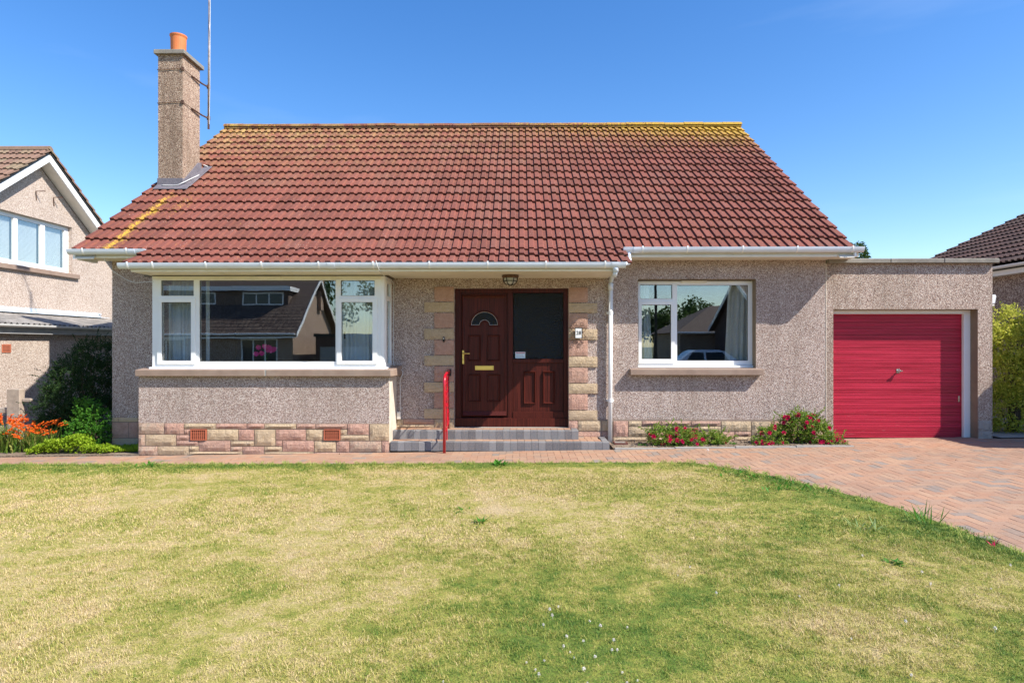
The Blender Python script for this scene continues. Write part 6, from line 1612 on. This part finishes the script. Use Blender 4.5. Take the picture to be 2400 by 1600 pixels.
# gabled house seen in the small window: its shaded gable wall faces left
o2 = thing('gabled_house', (14, -13, oz), 'dark gable-ended house across the road, mirrored in the small window', 'house')
M_dkbr = simple('dark_brown_brick', (0.085, 0.05, 0.04), .9, var=.2)
gx_, gr, ge = 11.1, -12.6, 4.5; g28 = math.tan(math.radians(29))
def g_z(y): return 2.55 + (ge - abs(y - gr)) * g28
mb = MB(); mb.prism([(gr - ge + .3, oz), (gr + ge - .3, oz), (gr + ge - .3, g_z(gr + ge - .3) - .15), (gr, g_z(gr) - .15), (gr - ge + .3, g_z(gr - ge + .3) - .15)], 'x', gx_ + .3, gx_ + 9); mb.build('wall', M_dkbr, o2)
mb = MB(); mb.prism([(gr - ge, g_z(gr - ge)), (gr, g_z(gr)), (gr + ge, g_z(gr + ge)), (gr + ge, g_z(gr + ge) - .14), (gr, g_z(gr) - .14), (gr - ge, g_z(gr - ge) - .14)], 'x', gx_ + .03, gx_ + 9.3); mb.build('roof', M_tile_o, o2)
mb = MB(); mb.prism([(gr - ge, g_z(gr - ge) + .03), (gr, g_z(gr) + .03), (gr + ge, g_z(gr + ge) + .03), (gr + ge, g_z(gr + ge) - .2), (gr, g_z(gr) - .2), (gr - ge, g_z(gr - ge) - .2)], 'x', gx_, gx_ + .029); mb.build('bargeboard', M_white, o2)
o3 = thing('low_brown_bungalow', (10.5, -21, oz), 'low brown-roofed bungalow beyond the gabled house, mirrored in the small window', 'house')
mb = MB(); mb.add([(9.3, -17.3, 2.35), (16, -17.3, 2.35), (16, -25.7, 2.35), (9.3, -25.7, 2.35), (12.6, -21.5, 4.2), (16, -21.5, 4.2)], [(0, 1, 5, 4), (0, 4, 3), (3, 4, 5, 2), (1, 2, 5), (0, 3, 2, 1)]); mb.build('roof', M_tile_o, o3)
mb = MB(); mb.box(9.6, 15.8, -25.3, -17.7, oz, 2.345); mb.build('wall', M_h_op, o3)
mb = MB(); mb.tube([(9.3, -17.25, 2.33), (16, -17.25, 2.33)], .07, 6); mb.build('gutter', M_white, o3)
# lamp post
lp = thing('lamp_post', (6.0, -7.6, -.03), 'dark lamp post at the kerb, mirrored in the small window', 'lamp post')
mb = MB(); mb.tube([(6.0, -7.6, -.1), (6.0, -7.6, 1.2)], .09, 10); mb.tube([(6.0, -7.6, 1.2), (6.0, -7.6, 8)], [.065, .045], 10); mb.build('post', M_iron, lp)
mb = MB(); mb.tube([(6.0, -7.6, 7.9), (6.0, -8.0, 8.2), (6.0, -8.8, 8.25)], .03, 8); mb.box(5.88, 6.12, -9.3, -8.8, 8.2, 8.32); mb.build('lantern', M_conc, lp)
# parked car
cr = thing('parked_car', (8.6, -10.6, -.08), 'silver hatchback parked on the road, its roof mirrored in the small window', 'car')
M_car = simple('silver_paint', (0.72, 0.74, 0.76), .3, .0, var=.02, coat=.6)
x0_, yc2 = 6.7, -10.6; prf = [(0, .35), (.05, .75), (.9, .92), (1.55, 1.40), (2.9, 1.45), (3.75, 1.02), (4.0, .85), (4.0, .35)]
bm = bmesh.new()
secs = []
for s_, w_ in ((-.86, 0), (-.86, 1), (.86, 1), (.86, 0)): pass
mb = MB(); low = [(0, .3), (.03, .75), (.85, .90), (3.85, .92), (4.0, .80), (4.0, .3)]
mb.prism([(x0_ + a, c - .08) for a, c in low], 'y', yc2 - .86, yc2 + .86); mb.build('body', M_car, cr, bevel=.06, seg=3)
mb = MB(); n = 4; up_ = [(.85, .80), (1.45, 1.28), (1.7, 1.38), (2.8, 1.38), (3.1, 1.32), (3.8, .80)]
vs = []
for s_ in (-1, 1):
    for a, c in up_: vs.append((x0_ + a, yc2 + s_ * (.84 - (c - .80) * .35), c))
m = len(up_); mb.add(vs, [tuple(range(m)), tuple(range(2 * m - 1, m - 1, -1))] + [(i, m + i, m + (i + 1) % m, (i + 1) % m) for i in range(m)]); mb.build('cabin', M_car, cr, bevel=.05, seg=3)
mb = MB()
for s_ in (-1, 1):
    for (a0, a1, b0, b1) in ((1.25, 2.1, 1.55, 2.1), (2.2, 3.25, 2.2, 2.95)):
        mb.add([(x0_ + a0, yc2 + s_ * .835, .88), (x0_ + a1, yc2 + s_ * .835, .88), (x0_ + b1, yc2 + s_ * .70, 1.27), (x0_ + b0, yc2 + s_ * .70, 1.27)], [(0, 1, 2, 3)])
mb.build('side_window', M_iron, cr)
for a in (.75, 3.25):
    for s_ in (-1, 1):
        w_ = MB().lathe([(0, -.09), (.20, -.09), (.31, -.07), (.31, .07), (.20, .09), (0, .09)], (x0_ + a, yc2 + s_ * .80, .23), 18, 'y').build('wheel', M_iron, cr)
        MB().lathe([(0, -.10 if s_ < 0 else .10), (.18, -.095 if s_ < 0 else .095)], (x0_ + a, yc2 + s_ * .80, .23), 14, 'y').build('hubcap', M_chrome, w_)
# trees over the road
def tree(x, y, h, rad, label, seed, n=2600):
    r = random.Random(seed); root = thing('broadleaf_tree', (x, y, -.5), label, 'tree', 'trees across the road seen in the window glass'); mb = MB()
    cl = [(Vector((x + r.gauss(0, rad * .45), y + r.gauss(0, rad * .4), h * (.45 + .5 * r.random()))), rad * r.uniform(.3, .5)) for _ in range(16)]
    for i in range(n):
        c, q = r.choice(cl); d = rdir(r); leaf_quad(mb, c + d * q * r.random() ** .35, rdir(r), rdir(r), .30, .20)
    mb.build('crown', M_lf_tree, root, recalc=False)
    mb = MB(); mb.tube([(x, y, -.6), (x + .1, y, h * .35), (x, y + .1, h * .8)], [.28, .2, .06], 8)
    for c, q in cl[:7]: mb.tube([(x + .05, y, h * .35), tuple(c.lerp(Vector((x, y, h * .5)), .4)), tuple(c)], [.1, .07, .02], 5)
    mb.build('trunk', M_bark, root)
tree(-24, -33, 9.5, 4.0, 'broad tree rising behind the left of the dormer house', 1)
tree(-18.5, -34, 8.8, 3.6, 'broad tree rising behind the middle of the dormer house', 2)
tree(-10.5, -33, 7.8, 2.4, 'slim tree right of the dormer house chimney', 3)
tree(12.6, -39, 4.6, 2.0, 'low dark tree left of the gabled house', 4); tree(16.5, -41, 5.4, 2.6, 'rounded dark tree beyond the low brown bungalow', 5)
tree(-34, -30, 9, 4, 'wide tree at the far end of the street', 6)
